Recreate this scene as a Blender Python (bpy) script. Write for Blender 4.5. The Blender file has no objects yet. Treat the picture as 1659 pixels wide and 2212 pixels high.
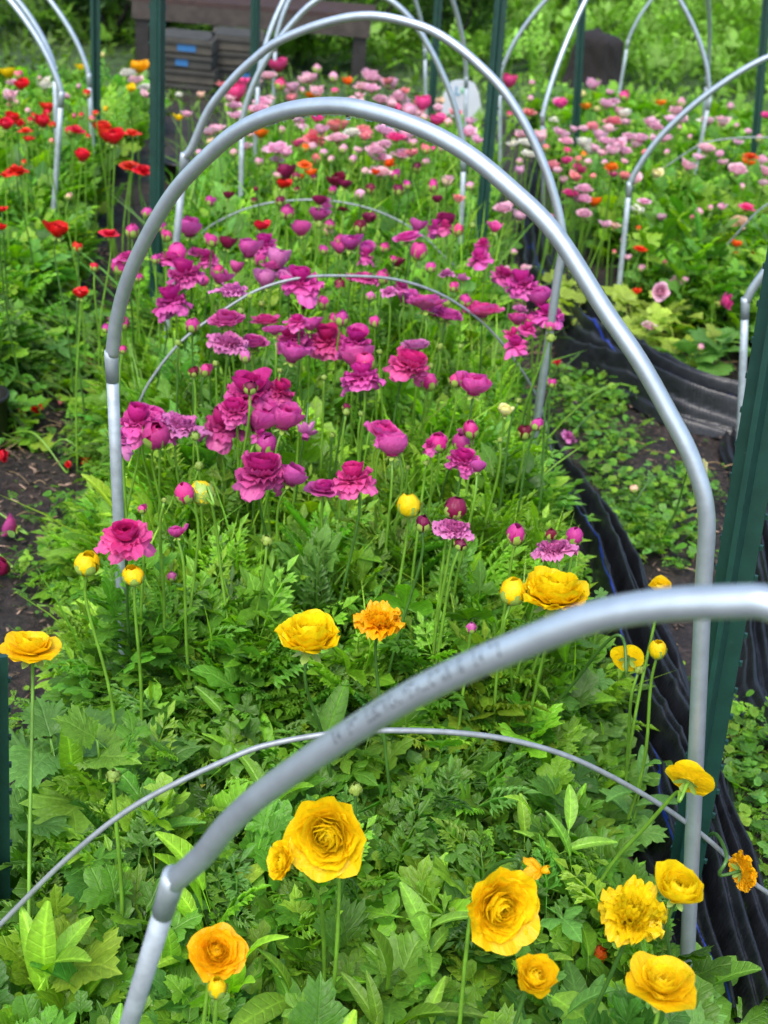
import bpy, math, random
import numpy as np
from mathutils import Vector, Matrix
R = math.radians
SC = bpy.context.scene
# ------------------------------------------------------------------ camera, sky, sun, exposure
FPX, PW, PH = 2625.86, 1659.0, 2212.0
PITCH, ROLL, YAW, CAMH = 0.502999, 0.094024, 0.050953, 1.665
_fw = np.array([math.sin(YAW)*math.cos(PITCH), math.cos(YAW)*math.cos(PITCH), -math.sin(PITCH)])
_r = np.array([math.cos(YAW), -math.sin(YAW), 0.0]); _u = np.cross(_r, _fw)
_r2 = _r*math.cos(ROLL)+_u*math.sin(ROLL); _u2 = -_r*math.sin(ROLL)+_u*math.cos(ROLL)
_o = np.array([0.0, 0.0, CAMH])
cam_data = bpy.data.cameras.new("camera"); cam = bpy.data.objects.new("camera", cam_data)
SC.collection.objects.link(cam); SC.camera = cam
cam.matrix_world = Matrix(((_r2[0], _u2[0], -_fw[0], 0), (_r2[1], _u2[1], -_fw[1], 0), (_r2[2], _u2[2], -_fw[2], CAMH), (0, 0, 0, 1)))
cam_data.sensor_fit = 'VERTICAL'; cam_data.sensor_height = 36.0; cam_data.lens = FPX/PH*36.0
cam_data.clip_start = 0.05; cam_data.clip_end = 300
cam_data.dof.use_dof = True; cam_data.dof.focus_distance = 1.85; cam_data.dof.aperture_fstop = 5.6
world = bpy.data.worlds.new("World"); SC.world = world; world.use_nodes = True
wn = world.node_tree; sky = wn.nodes.new('ShaderNodeTexSky'); sky.sky_type = 'NISHITA'; sky.sun_disc = False
SUN_EL, SUN_AZ = 58.0, 200.0
sky.sun_elevation = R(SUN_EL); sky.sun_rotation = R(SUN_AZ); sky.air_density = 1.0; sky.dust_density = 3.0; sky.ozone_density = 1.0
wn.links.new(sky.outputs[0], wn.nodes['Background'].inputs['Color']); wn.nodes['Background'].inputs['Strength'].default_value = 0.15
sun_d = bpy.data.lights.new("sun", 'SUN'); sun = bpy.data.objects.new("sun", sun_d); SC.collection.objects.link(sun)
sun_d.energy = 1.0; sun_d.angle = R(25); sun_d.color = (1.0, 0.97, 0.92)
_sd = Vector((math.sin(R(SUN_AZ))*math.cos(R(SUN_EL)), math.cos(R(SUN_AZ))*math.cos(R(SUN_EL)), math.sin(R(SUN_EL))))
sun.rotation_euler = _sd.to_track_quat('Z', 'Y').to_euler()
SC.view_settings.view_transform = 'Standard'; SC.view_settings.look = 'None'; SC.view_settings.gamma = 1.0
SC.view_settings.exposure = 1.33
SC.render.resolution_x = 768; SC.render.resolution_y = 1024
SC.cycles.max_bounces = 8; SC.cycles.diffuse_bounces = 3; SC.cycles.glossy_bounces = 3; SC.cycles.transmission_bounces = 4

# ------------------------------------------------------------------ measuring helpers
def ray(u, v): return _fw + _r2*((u-PW/2)/FPX) - _u2*((v-PH/2)/FPX)
def atz(u, v, z):
    d = ray(u, v); return _o + d*((z-CAMH)/d[2])
def atdepth(u, v, t): return _o + ray(u, v)*t
def atplane(u, v, p, phi):                     # vertical plane through p, running at angle phi
    n = np.array([-math.sin(phi), math.cos(phi), 0.0]); d = ray(u, v)
    return _o + d*(((p-_o) @ n)/(d @ n))
def proj(P):
    d = np.asarray(P, float)-_o; z = d @ _fw
    return PW/2+FPX*(d @ _r2)/z, PH/2-FPX*(d @ _u2)/z, z
def rnd(a, b): return random.uniform(a, b)
random.seed(5); NP = np.random.RandomState(7)

# ------------------------------------------------------------------ object helpers
def tag(o, label=None, cat=None, group=None, kind=None):
    if label: o['label'] = label
    if cat: o['category'] = cat
    if group: o['group'] = group
    if kind: o['kind'] = kind
    return o
def empty(name, loc, label=None, cat=None, group=None):
    o = bpy.data.objects.new(name, None); SC.collection.objects.link(o); o.location = [float(c) for c in loc]
    o.empty_display_size = 0.05
    return tag(o, label, cat, group)
def link(name, me, parent=None, mat=None, world_verts=True):
    o = bpy.data.objects.new(name, me); SC.collection.objects.link(o)
    if mat is not None and not me.materials: me.materials.append(mat)
    if parent is not None:
        o.parent = parent
        if world_verts: o.location = -parent.location
    return o
def mesh_np(name, V, F, attrs=None, smooth=True, uv=None):
    """V (n,3), F (m,k) array or list of such arrays"""
    me = bpy.data.meshes.new(name)
    Fs = F if isinstance(F, list) else [F]
    Fs = [np.asarray(f, dtype=np.int32) for f in Fs if len(f)]
    V = np.asarray(V, dtype=np.float32)
    me.vertices.add(len(V)); me.vertices.foreach_set('co', V.ravel())
    idx = np.concatenate([f.ravel() for f in Fs]); tot = np.concatenate([np.full(len(f), f.shape[1], np.int32) for f in Fs])
    start = np.concatenate([[0], np.cumsum(tot)[:-1]]).astype(np.int32)
    me.loops.add(len(idx)); me.loops.foreach_set('vertex_index', idx)
    me.polygons.add(len(tot)); me.polygons.foreach_set('loop_start', start)
    me.polygons.foreach_set('use_smooth', np.full(len(tot), smooth))
    me.update(calc_edges=True)
    for k, a in (attrs or {}).items():
        a = np.asarray(a, dtype=np.float32)
        if a.ndim == 1:
            at = me.attributes.new(k, 'FLOAT', 'POINT'); at.data.foreach_set('value', a)
        else:
            at = me.attributes.new(k, 'FLOAT_COLOR', 'POINT')
            if a.shape[1] == 3: a = np.concatenate([a, np.ones((len(a), 1), np.float32)], 1)
            at.data.foreach_set('color', a.ravel())
    return me
def catmull(P, n=8):
    P = [np.asarray(p, float) for p in P]
    if len(P) == 2: return np.array([P[0]+(P[1]-P[0])*t for t in np.linspace(0, 1, n+1)])
    Q = [2*P[0]-P[1]]+P+[2*P[-1]-P[-2]]; out = []
    for i in range(1, len(Q)-2):
        for t in np.linspace(0, 1, n, endpoint=False):
            a, b, c, d = Q[i-1], Q[i], Q[i+1], Q[i+2]
            out.append(.5*((2*b)+(-a+c)*t+(2*a-5*b+4*c-d)*t*t+(-a+3*b-3*c+d)*t**3))
    out.append(P[-1]); return np.array(out)
def tube(P, r, seg=10, caps=True, squash=None):
    """tube along P (n,3); r scalar or array; returns V, [quads], ngons"""
    P = np.asarray(P, float); n = len(P); r = np.broadcast_to(np.asarray(r, float), (n,))
    T = np.gradient(P, axis=0); T /= np.linalg.norm(T, axis=1)[:, None]+1e-12
    a = np.array([0, 0, 1.0]) if abs(T[0][2]) < .9 else np.array([0, 1.0, 0])
    N = np.cross(T[0], a); N /= np.linalg.norm(N); V = []
    for i in range(n):
        N = N-T[i]*(N @ T[i]); N /= np.linalg.norm(N)+1e-12; B = np.cross(T[i], N)
        an = np.linspace(0, 2*np.pi, seg, endpoint=False)
        V.append(P[i]+r[i]*(np.cos(an)[:, None]*N+np.sin(an)[:, None]*B))
    V = np.concatenate(V); i = np.arange(n-1)[:, None]*seg; j = np.arange(seg)[None]; k = (j+1) % seg
    Q = np.stack([i+j, i+k, i+seg+k, i+seg+j], -1).reshape(-1, 4)
    F = [Q]
    if caps and seg > 2:
        F += [np.arange(seg)[::-1][None], (np.arange(seg)+(n-1)*seg)[None]]
    return V, F
class MB:                                      # collects pieces of ONE part
    def __init__(s): s.V = []; s.F = {}; s.n = 0; s.A = []
    def add(s, V, F, a=None):
        Fs = F if isinstance(F, list) else [F]
        for f in Fs:
            f = np.asarray(f)
            if len(f): s.F.setdefault(f.shape[1], []).append(f+s.n)
        s.V.append(np.asarray(V, float)); s.n += len(V)
        s.A.append(np.zeros(len(V)) if a is None else np.broadcast_to(np.asarray(a, float), (len(V),) if np.ndim(a) < 2 else np.shape(a)))
        return s
    def box(s, c, size, rot=None, a=None, bevel=0):
        sx, sy, sz = [x/2 for x in size]
        V = np.array([[x, y, z] for x in (-sx, sx) for y in (-sy, sy) for z in (-sz, sz)])
        if rot is not None: V = V @ np.array(rot).T
        return s.add(V+np.asarray(c), np.array([[0, 1, 3, 2], [4, 6, 7, 5], [0, 4, 5, 1], [2, 3, 7, 6], [0, 2, 6, 4], [1, 5, 7, 3]]), a)
    def build(s, name, mat, parent=None, smooth=True, attr='t'):
        A = np.concatenate(s.A)
        me = mesh_np(name, np.concatenate(s.V), [np.concatenate(f) for f in s.F.values()], {attr: A}, smooth)
        return link(name, me, parent, mat)
def rotz(a): c, s_ = math.cos(a), math.sin(a); return np.array([[c, -s_, 0], [s_, c, 0], [0, 0, 1]])

# ------------------------------------------------------------------ materials
def mat(name):
    m = bpy.data.materials.new(name); m.use_nodes = True; nt = m.node_tree
    return m, nt, nt.nodes['Principled BSDF'], nt.nodes['Material Output']
def N(nt, typ, **kw):
    n = nt.nodes.new(typ)
    for k, v in kw.items(): setattr(n, k, v)
    return n
def ramp(nt, stops, fac=None):
    n = N(nt, 'ShaderNodeValToRGB'); cr = n.color_ramp
    while len(cr.elements) < len(stops): cr.elements.new(.5)
    for e, (p, c) in zip(cr.elements, stops): e.position = p; e.color = (*c, 1)
    if fac is not None: nt.links.new(fac, n.inputs[0])
    return n
def noise(nt, scale, detail=4, rough=.6, coord='Object', out='Fac'):
    tc = N(nt, 'ShaderNodeTexCoord'); n = N(nt, 'ShaderNodeTexNoise'); n.inputs['Scale'].default_value = scale
    n.inputs['Detail'].default_value = detail; n.inputs['Roughness'].default_value = rough
    nt.links.new(tc.outputs[coord], n.inputs['Vector']); return n
def bump(nt, bsdf, height, strength=.3, dist=.01):
    b = N(nt, 'ShaderNodeBump'); b.inputs['Strength'].default_value = strength; b.inputs['Distance'].default_value = dist
    nt.links.new(height, b.inputs['Height']); nt.links.new(b.outputs[0], bsdf.inputs['Normal']); return b
def mixc(nt, a, b, fac, mode='MIX'):
    m = N(nt, 'ShaderNodeMix', data_type='RGBA', blend_type=mode)
    for s_, v in ((m.inputs[0], fac), (m.inputs[6], a), (m.inputs[7], b)):
        if isinstance(v, bpy.types.NodeSocket): nt.links.new(v, s_)
        else: s_.default_value = v if isinstance(v, float) else (*v, 1)
    return m.outputs[2]
def leaf_mat(name, transl=.3, rough=.32, sat=1.0, val=1.0):
    m, nt, b, out = mat(name)
    at = N(nt, 'ShaderNodeAttribute', attribute_name='col')
    n1 = noise(nt, 130, 3); r1 = ramp(nt, [(0.3, (.78, .78, .78)), (.7, (1.12, 1.12, 1.12))], n1.outputs['Fac'])
    c = mixc(nt, at.outputs['Color'], r1.outputs[0], 1.0, 'MULTIPLY')
    def mth(op, a, b_=None, c_=None):
        q = N(nt, 'ShaderNodeMath', operation=op)
        for i_, v_ in enumerate((a, b_, c_)):
            if v_ is None: continue
            if isinstance(v_, bpy.types.NodeSocket): nt.links.new(v_, q.inputs[i_])
            else: q.inputs[i_].default_value = v_
        return q.outputs[0]
    lu = N(nt, 'ShaderNodeAttribute', attribute_name='luv'); sx = N(nt, 'ShaderNodeSeparateColor'); nt.links.new(lu.outputs['Color'], sx.inputs[0])
    ax = mth('ABSOLUTE', sx.outputs[0]); midrib = mth('SUBTRACT', 1.0, mth('MULTIPLY', ax, 38.0)); midrib = mth('MAXIMUM', midrib, 0.0)
    sv = mth('SINE', mth('MULTIPLY', mth('SUBTRACT', sx.outputs[1], mth('MULTIPLY', ax, .9)), 44.0)); side = mth('POWER', mth('MAXIMUM', sv, 0.0), 7.0)
    inside = mth('LESS_THAN', ax, .9); vein = mth('MULTIPLY', mth('MAXIMUM', midrib, mth('MULTIPLY', side, .55)), inside)
    c = mixc(nt, c, mixc(nt, c, (1.75, 1.6, 1.9), 1.0, 'MULTIPLY'), mth('MULTIPLY', vein, .6))
    hs = N(nt, 'ShaderNodeHueSaturation'); hs.inputs['Saturation'].default_value = sat; hs.inputs['Value'].default_value = val
    nt.links.new(c, hs.inputs['Color'])
    nt.links.new(hs.outputs[0], b.inputs['Base Color']); b.inputs['Roughness'].default_value = rough
    b.inputs['Specular IOR Level'].default_value = .40
    bump(nt, b, mth('SUBTRACT', mth('MULTIPLY', n1.outputs['Fac'], .8), mth('MULTIPLY', vein, .8)), .55, .003)
    tr = N(nt, 'ShaderNodeBsdfTranslucent'); ms = N(nt, 'ShaderNodeMixShader'); ms.inputs[0].default_value = transl
    hs2 = N(nt, 'ShaderNodeHueSaturation'); hs2.inputs['Saturation'].default_value = 1.1; hs2.inputs['Value'].default_value = 1.5
    nt.links.new(hs.outputs[0], hs2.inputs['Color']); nt.links.new(hs2.outputs[0], tr.inputs['Color'])
    nt.links.new(b.outputs[0], ms.inputs[1]); nt.links.new(tr.outputs[0], ms.inputs[2]); nt.links.new(ms.outputs[0], out.inputs[0])
    return m
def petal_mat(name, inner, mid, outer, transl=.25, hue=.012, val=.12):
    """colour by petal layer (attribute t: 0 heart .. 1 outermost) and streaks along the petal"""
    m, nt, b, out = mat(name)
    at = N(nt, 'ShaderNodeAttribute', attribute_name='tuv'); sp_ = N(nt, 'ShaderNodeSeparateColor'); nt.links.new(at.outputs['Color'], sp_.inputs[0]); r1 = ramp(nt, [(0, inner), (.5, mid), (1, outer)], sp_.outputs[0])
    mp = N(nt, 'ShaderNodeMapping'); mp.inputs['Scale'].default_value = (37, 11, 1.6); nt.links.new(at.outputs['Color'], mp.inputs[0])
    st_ = N(nt, 'ShaderNodeTexNoise'); st_.inputs['Scale'].default_value = 1.0; st_.inputs['Detail'].default_value = 3; nt.links.new(mp.outputs[0], st_.inputs['Vector'])
    oi = N(nt, 'ShaderNodeObjectInfo'); hs = N(nt, 'ShaderNodeHueSaturation')
    mr = N(nt, 'ShaderNodeMapRange'); mr.inputs[3].default_value = .5-hue; mr.inputs[4].default_value = .5+hue
    nt.links.new(oi.outputs['Random'], mr.inputs[0]); nt.links.new(mr.outputs[0], hs.inputs['Hue'])
    mv = N(nt, 'ShaderNodeMath', operation='MULTIPLY_ADD'); mv.inputs[1].default_value = 7.31; mv.inputs[2].default_value = 0
    fr = N(nt, 'ShaderNodeMath', operation='FRACT'); nt.links.new(oi.outputs['Random'], mv.inputs[0]); nt.links.new(mv.outputs[0], fr.inputs[0])
    mv2 = N(nt, 'ShaderNodeMapRange'); mv2.inputs[3].default_value = 1-val; mv2.inputs[4].default_value = 1+val
    nt.links.new(fr.outputs[0], mv2.inputs[0]); nt.links.new(mv2.outputs[0], hs.inputs['Value'])
    n1 = noise(nt, 4.0, 4); r2 = ramp(nt, [(.3, (.93, .93, .93)), (.7, (1.04, 1.04, 1.04))], n1.outputs['Fac'])
    r4 = ramp(nt, [(.32, (.91, .89, .90)), (.68, (1.05, 1.06, 1.05))], st_.outputs['Fac'])
    c = mixc(nt, mixc(nt, r1.outputs[0], r2.outputs[0], 1.0, 'MULTIPLY'), r4.outputs[0], 1.0, 'MULTIPLY'); nt.links.new(c, hs.inputs['Color'])
    nt.links.new(hs.outputs[0], b.inputs['Base Color']); b.inputs['Roughness'].default_value = .42; b.inputs['Specular IOR Level'].default_value = .35
    bump(nt, b, st_.outputs['Fac'], .22, .015)
    tr = N(nt, 'ShaderNodeBsdfTranslucent'); ms = N(nt, 'ShaderNodeMixShader'); ms.inputs[0].default_value = transl
    nt.links.new(hs.outputs[0], tr.inputs['Color'])
    nt.links.new(b.outputs[0], ms.inputs[1]); nt.links.new(tr.outputs[0], ms.inputs[2]); nt.links.new(ms.outputs[0], out.inputs[0])
    return m
def plain(name, col, rough=.5, metal=0.0, nscale=0, amt=.25, bstr=0, bdist=.003, spec=.5):
    m, nt, b, out = mat(name); b.inputs['Base Color'].default_value = (*col, 1); b.inputs['Roughness'].default_value = rough
    b.inputs['Metallic'].default_value = metal; b.inputs['Specular IOR Level'].default_value = spec
    if nscale:
        n1 = noise(nt, nscale, 5); r1 = ramp(nt, [(.3, tuple(c*(1-amt) for c in col)), (.7, tuple(min(1, c*(1+amt)) for c in col))], n1.outputs['Fac'])
        nt.links.new(r1.outputs[0], b.inputs['Base Color'])
        if bstr: bump(nt, b, n1.outputs['Fac'], bstr, bdist)
    return m
M = {}
M['leaf'] = leaf_mat('leaf_green', .45, .42, sat=1.0); M['leaf_far'] = leaf_mat('leaf_far', .35, .5)
M['steel'] = plain('galvanised_steel', (.42, .49, .53), .40, .72, 38, .11, .12, .002)
M['steel2'] = plain('galvanised_steel_leg', (.38, .44, .47), .55, .5, 45, .20, .15, .002)
M['rod'] = plain('rod_grey', (.24, .27, .28), .5, .4, 60, .2)
M['post'] = plain('post_green_paint', (.010, .050, .042), .38, 0, 30, .2, .1, .002)
M['stem'] = plain('stem_green', (.13, .28, .025), .38, 0, 25, .3)
M['stem_dark'] = plain('stem_dark_green', (.05, .13, .02), .38, 0, 25, .3)
M['sepal'] = plain('sepal_green', (.24, .36, .06), .45, 0, 40, .3)
M['drop'] = plain('water', (.9, .95, .95), .02); M['drop'].node_tree.nodes['Principled BSDF'].inputs['Transmission Weight'].default_value = 1; M['drop'].node_tree.nodes['Principled BSDF'].inputs['IOR'].default_value = 1.33
def chipped(name, col, chip, thr):
    m = plain(name, col, .42, 0, 30, .2, .1, .002); nt = m.node_tree; b = nt.nodes['Principled BSDF']; src = [l for l in nt.links if l.to_socket == b.inputs['Base Color']][0].from_socket
    n_ = noise(nt, 60, 6, .75); r_ = ramp(nt, [(thr, (0, 0, 0)), (thr+.02, (1, 1, 1))], n_.outputs['Fac']); nt.links.new(mixc(nt, src, chip, r_.outputs[0]), b.inputs['Base Color']); return m
M['post'] = chipped('post_green_paint', (.009, .045, .034), (.10, .115, .095), .69)
# soil
m, nt, b, out = mat('wet_soil'); n1 = noise(nt, 9, 8, .7); n2 = noise(nt, 70, 6, .7); n3 = noise(nt, 1.6, 3)
c1 = ramp(nt, [(.25, (.012, .009, .008)), (.5, (.035, .025, .021)), (.72, (.075, .053, .043))], n1.outputs['Fac'])
c2 = ramp(nt, [(.42, (.35, .3, .28)), (.58, (1, 1, 1)), (.7, (1.9, 1.7, 1.5))], n2.outputs['Fac'])
cc = mixc(nt, c1.outputs[0], c2.outputs[0], 1.0, 'MULTIPLY'); nt.links.new(cc, b.inputs['Base Color'])
r3 = ramp(nt, [(.35, (.35,)*3), (.65, (.8,)*3)], n3.outputs['Fac']); nt.links.new(r3.outputs[0], b.inputs['Roughness'])
ad = N(nt, 'ShaderNodeMath', operation='ADD'); nt.links.new(n1.outputs['Fac'], ad.inputs[0]); nt.links.new(n2.outputs['Fac'], ad.inputs[1])
bump(nt, b, ad.outputs[0], .9, .02); M['soil'] = m
# far ground: mossy earth under the weeds
M['meadow'] = plain('weedy_ground', (.030, .065, .018), .8, 0, 3, .5, .6, .03)
# black woven cloth
m, nt, b, out = mat('black_woven_cloth'); at = N(nt, 'ShaderNodeAttribute', attribute_name='uvc')
sp = N(nt, 'ShaderNodeSeparateColor'); nt.links.new(at.outputs['Color'], sp.inputs[0])
w1 = N(nt, 'ShaderNodeMath', operation='MULTIPLY'); w1.inputs[1].default_value = 620; nt.links.new(sp.outputs[0], w1.inputs[0])
s1 = N(nt, 'ShaderNodeMath', operation='SINE'); nt.links.new(w1.outputs[0], s1.inputs[0])
w2 = N(nt, 'ShaderNodeMath', operation='MULTIPLY'); w2.inputs[1].default_value = 260; nt.links.new(sp.outputs[1], w2.inputs[0])
s2 = N(nt, 'ShaderNodeMath', operation='SINE'); nt.links.new(w2.outputs[0], s2.inputs[0])
pr = N(nt, 'ShaderNodeMath', operation='MULTIPLY'); nt.links.new(s1.outputs[0], pr.inputs[0]); nt.links.new(s2.outputs[0], pr.inputs[1])
n1 = noise(nt, 25, 5); a2 = N(nt, 'ShaderNodeMath', operation='MULTIPLY_ADD'); a2.inputs[1].default_value = .10
nt.links.new(pr.outputs[0], a2.inputs[0]); nt.links.new(n1.outputs['Fac'], a2.inputs[2]); bump(nt, b, a2.outputs[0], .55, .004)
gt = N(nt, 'ShaderNodeMath', operation='GREATER_THAN'); gt.inputs[1].default_value = .5; nt.links.new(sp.outputs[2], gt.inputs[0])
c0 = ramp(nt, [(.3, (.004, .005, .006)), (.65, (.014, .016, .020)), (.85, (.026, .025, .025))], n1.outputs['Fac'])
nt.links.new(mixc(nt, c0.outputs[0], (.012, .03, .22), gt.outputs[0]), b.inputs['Base Color']); b.inputs['Roughness'].default_value = .36
M['cloth'] = m
YEL = petal_mat('petal_yellow', (.95, .76, .02), (.96, .73, .008), (.96, .67, .005), .45, .008, .07)
ORY = petal_mat('petal_orange_yellow', (.92, .56, .008), (.94, .50, .004), (.94, .46, .003), .38, .006, .06)
ORG = petal_mat('petal_orange', (.80, .14, .004), (.85, .16, .004), (.85, .20, .01), .28)
VER = petal_mat('petal_vermilion', (.70, .05, .004), (.80, .08, .004), (.80, .10, .01), .28)
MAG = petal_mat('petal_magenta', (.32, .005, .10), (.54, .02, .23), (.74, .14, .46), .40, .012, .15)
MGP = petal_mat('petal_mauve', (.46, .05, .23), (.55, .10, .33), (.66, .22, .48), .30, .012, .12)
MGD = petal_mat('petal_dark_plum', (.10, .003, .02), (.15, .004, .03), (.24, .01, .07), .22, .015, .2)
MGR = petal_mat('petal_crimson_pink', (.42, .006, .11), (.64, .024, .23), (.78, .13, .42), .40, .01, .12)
RED = petal_mat('petal_red', (.40, .003, .008), (.62, .006, .010), (.72, .012, .012), .28, .008, .15)
PNK = petal_mat('petal_pink', (.72, .22, .40), (.82, .38, .53), (.88, .54, .66), .40, .015, .12)
PPK = petal_mat('petal_pale_pink', (.72, .30, .38), (.80, .42, .48), (.85, .55, .60), .32, .015, .1)
HOT = petal_mat('petal_hot_pink', (.62, .02, .15), (.75, .04, .22), (.80, .09, .30), .30, .012, .12)
COR = petal_mat('petal_coral', (.72, .09, .12), (.80, .17, .20), (.85, .30, .32), .30, .012, .1)
WHT = petal_mat('petal_cream', (.72, .70, .40), (.78, .76, .58), (.82, .80, .70), .30, .01, .06)
PEA = petal_mat('petal_peach', (.78, .45, .25), (.82, .52, .34), (.86, .62, .46), .30, .012, .08)
PYL = petal_mat('petal_pale_yellow', (.70, .66, .14), (.78, .72, .24), (.84, .80, .40), .30, .01, .08)
GRB = petal_mat('bud_green', (.20, .28, .05), (.22, .32, .05), (.24, .36, .07), .15, .01, .12)
SHADE = dict(yellow=YEL, amber=ORY, orange=ORG, vermilion=VER, magenta=MAG, mauve=MGP, plum=MGD, crimson=MGR, red=RED, pink=PNK, palepink=PPK, hotpink=HOT, coral=COR, cream=WHT, peach=PEA, paleyellow=PYL, green=GRB)
SNAME = dict(yellow='golden yellow', amber='orange yellow', orange='orange', vermilion='orange red', magenta='magenta', mauve='pale mauve', plum='dark plum', crimson='crimson pink', red='red', pink='pink', palepink='pale pink', hotpink='hot pink', coral='coral pink', cream='cream white', peach='peach', paleyellow='pale yellow', green='green')
KNAME = dict(yellow='yellow_ranunculus', amber='yellow_ranunculus', orange='orange_ranunculus', vermilion='orange_ranunculus', magenta='magenta_ranunculus', mauve='magenta_ranunculus', plum='plum_ranunculus', crimson='magenta_ranunculus', red='red_ranunculus', pink='pink_ranunculus', palepink='pink_ranunculus', hotpink='pink_ranunculus', coral='pink_ranunculus', cream='white_ranunculus', peach='peach_ranunculus', paleyellow='pale_yellow_ranunculus', green='green_flower_bud')
# ------------------------------------------------------------------ the ground
def hill(x, y):                                # the weedy bank behind the beds
    x = np.asarray(x, float); y = np.asarray(y, float)
    t = np.clip((y-9.0-0.25*np.clip(-x, -3, 3))/22.0, 0, 3); return 2.2*t*t*(3-np.clip(t, 0, 1.5)) * .8
xs = np.unique(np.concatenate([np.arange(-1.6, 2.2, .03), np.arange(-40, 40.1, 1.2)])); ys = np.unique(np.concatenate([np.arange(.6, 6.5, .03), np.arange(-8, 60.1, 1.0)]))
X, Y = np.meshgrid(xs, ys)
Z = hill(X, Y)+.012*np.sin(X*9+1.3*np.sin(Y*5))*np.sin(Y*8+2*np.sin(X*3))+.008*np.sin(X*31+Y*13)*np.sin(Y*27-X*11)+.006*NP.randn(*X.shape)*(np.abs(X) < 2.2)
V = np.stack([X, Y, Z], -1).reshape(-1, 3); a = np.arange(len(ys)-1)[:, None]*len(xs)+np.arange(len(xs)-1)[None]
F = np.stack([a, a+1, a+1+len(xs), a+len(xs)], -1).reshape(-1, 4)
me = mesh_np('ground', V, F); me.materials.append(M['soil']); me.materials.append(M['meadow'])
cy = V[F[:, 0], 1]; me.polygons.foreach_set('material_index', (cy > 8.2).astype(np.int32)); me.update()
tag(link('ground', me), kind='structure')

# ------------------------------------------------------------------ leaf shapes: V, F (tris), shade
def fan(outline, fold=.12, sag=.15, stalk=.25):
    """leaf blade from an outline (right half first) around a midrib, tip at +Y"""
    O = np.array(outline, float); c = np.array([[0, .35]]); n = len(O); Mi = c+(O-c)*.58
    P = np.concatenate([c, Mi, O]); L = P[:, 1]; rr = np.concatenate([[0], np.full(n, .5), np.ones(n)])
    z = fold*np.abs(P[:, 0])*1.4-sag*L*L+.035*rr*np.sin(P[:, 0]*13+P[:, 1]*9+n)+.03*(rr == .5)
    V = np.column_stack([P, z]); F = [[0, 1+i, 1+(i+1) % n] for i in range(n)]
    for i in range(n): j = (i+1) % n; F += [[1+i, 1+n+i, 1+n+j], [1+i, 1+n+j, 1+j]]
    k = len(V); V = np.concatenate([V, [[-.012, -stalk, -.04], [.012, -stalk, -.04], [.012, .05, 0], [-.012, .05, 0]]]); F += [[k, k+1, k+2], [k, k+2, k+3]]
    sh = np.concatenate([[.85], .95+.06*NP.rand(n), 1.02+.12*NP.rand(n), [1.25]*4]); return V, np.array(F), sh
def lobed(lobes, teeth, depth, seed=0):
    rs = np.random.RandomState(seed); O = []
    tot = lobes*teeth*2
    for i in range(tot+1):
        th = R(-62)+R(304)*i/tot            # sweeps from right base over the tip to the left base
        ph = (i/tot)*lobes; lob = abs(math.cos(math.pi*(ph-.5)))**.0*1.0
        lobf = 1-depth*(abs(2*((ph % 1)-.5))**2.2); tooth = 1.0 if i % 2 else .86
        r = .5*lobf*tooth*(1+.08*rs.randn())*(.8+.35*math.sin(math.pi*i/tot))
        O.append([r*math.cos(th), .42+r*math.sin(th)*1.05])
    O.append([0, .08]); return fan(O, .16, .22, .5)
def fern(n=7, seed=0, w=.05):
    rs = np.random.RandomState(seed); V = []; F = []; sh = []
    def lob(p, d, L, ww):
        p = np.array(p); d = np.array(d)/np.linalg.norm(d); s_ = np.array([-d[1], d[0]]); k = len(V)
        for q, z in ((p, 0), (p+d*L*.55+s_*ww, .03), (p+d*L, -.05), (p+d*L*.55-s_*ww, .03)): V.append([q[0], q[1], z-.18*q[1]**2])
        F.extend([[k, k+1, k+2], [k, k+2, k+3]]); s0 = .9+.3*rs.rand(); sh.extend([s0*.85, s0, s0*1.1, s0])
    lob([0, -.5], [0, 1], 1.4, .018)
    for i in range(n):
        y = .15+.75*i/n; a = R(58-i*5)+.1*rs.randn(); L = .45*(1-.45*i/n)
        for s_ in (-1, 1):
            d = [s_*math.sin(a), math.cos(a)]; lob([0, y], d, L, w)
            q = np.array([0, y])+np.array(d)*L*.45
            lob(q, [s_*math.sin(a+.6), math.cos(a+.6)], L*.5, w*.8); lob(q, [s_*math.sin(a-.6), math.cos(a-.6)], L*.5, w*.8)
    lob([0, .85], [0, 1], .35, w*1.2)
    return np.array(V), np.array(F), np.array(sh)
def lance(n=6, w=.17, sag=.35, ser=0):
    V = []; F = []; sh = []
    for i in range(n+1):
        t = i/n; ww = w*math.sin(math.pi*min(1, (t*.93+.04)))**.75*(1+(ser if i % 2 else -ser)); y = t; z = .25*t-sag*t*t
        for s_ in (-1, 0, 1): V.append([s_*ww, y, z+abs(s_)*ww*.45]); sh.append(1.0 if s_ else 1.35)
    for i in range(n):
        for j in (0, 1):
            a = i*3+j; F += [[a, a+1, a+4], [a, a+4, a+3]]
    k = len(V); V += [[-.012, -.35, -.09], [.012, -.35, -.09], [.012, .02, 0], [-.012, .02, 0]]; sh += [1.3]*4; F += [[k, k+1, k+2], [k, k+2, k+3]]
    return np.array(V), np.array(F), np.array(sh)
def blade(w=.03, sag=.4, n=4):
    V = []; F = []; sh = []
    for i in range(n+1):
        t = i/n; ww = w*(1-t)**.6*(.5+t) + .002; V += [[-ww, t, -sag*t*t], [ww, t, -sag*t*t]]; sh += [.9+.2*t]*2
    for i in range(n): a = 2*i; F += [[a, a+1, a+3], [a, a+3, a+2]]
    return np.array(V), np.array(F), np.array(sh)
def rnd_leaf(n=9):
    O = [[.32*math.sin(a)*(1+.05*NP.randn()), .4-.38*math.cos(a)] for a in np.linspace(.25, 2*math.pi-.25, n)]; return fan(O, .2, .1, .3)
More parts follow.
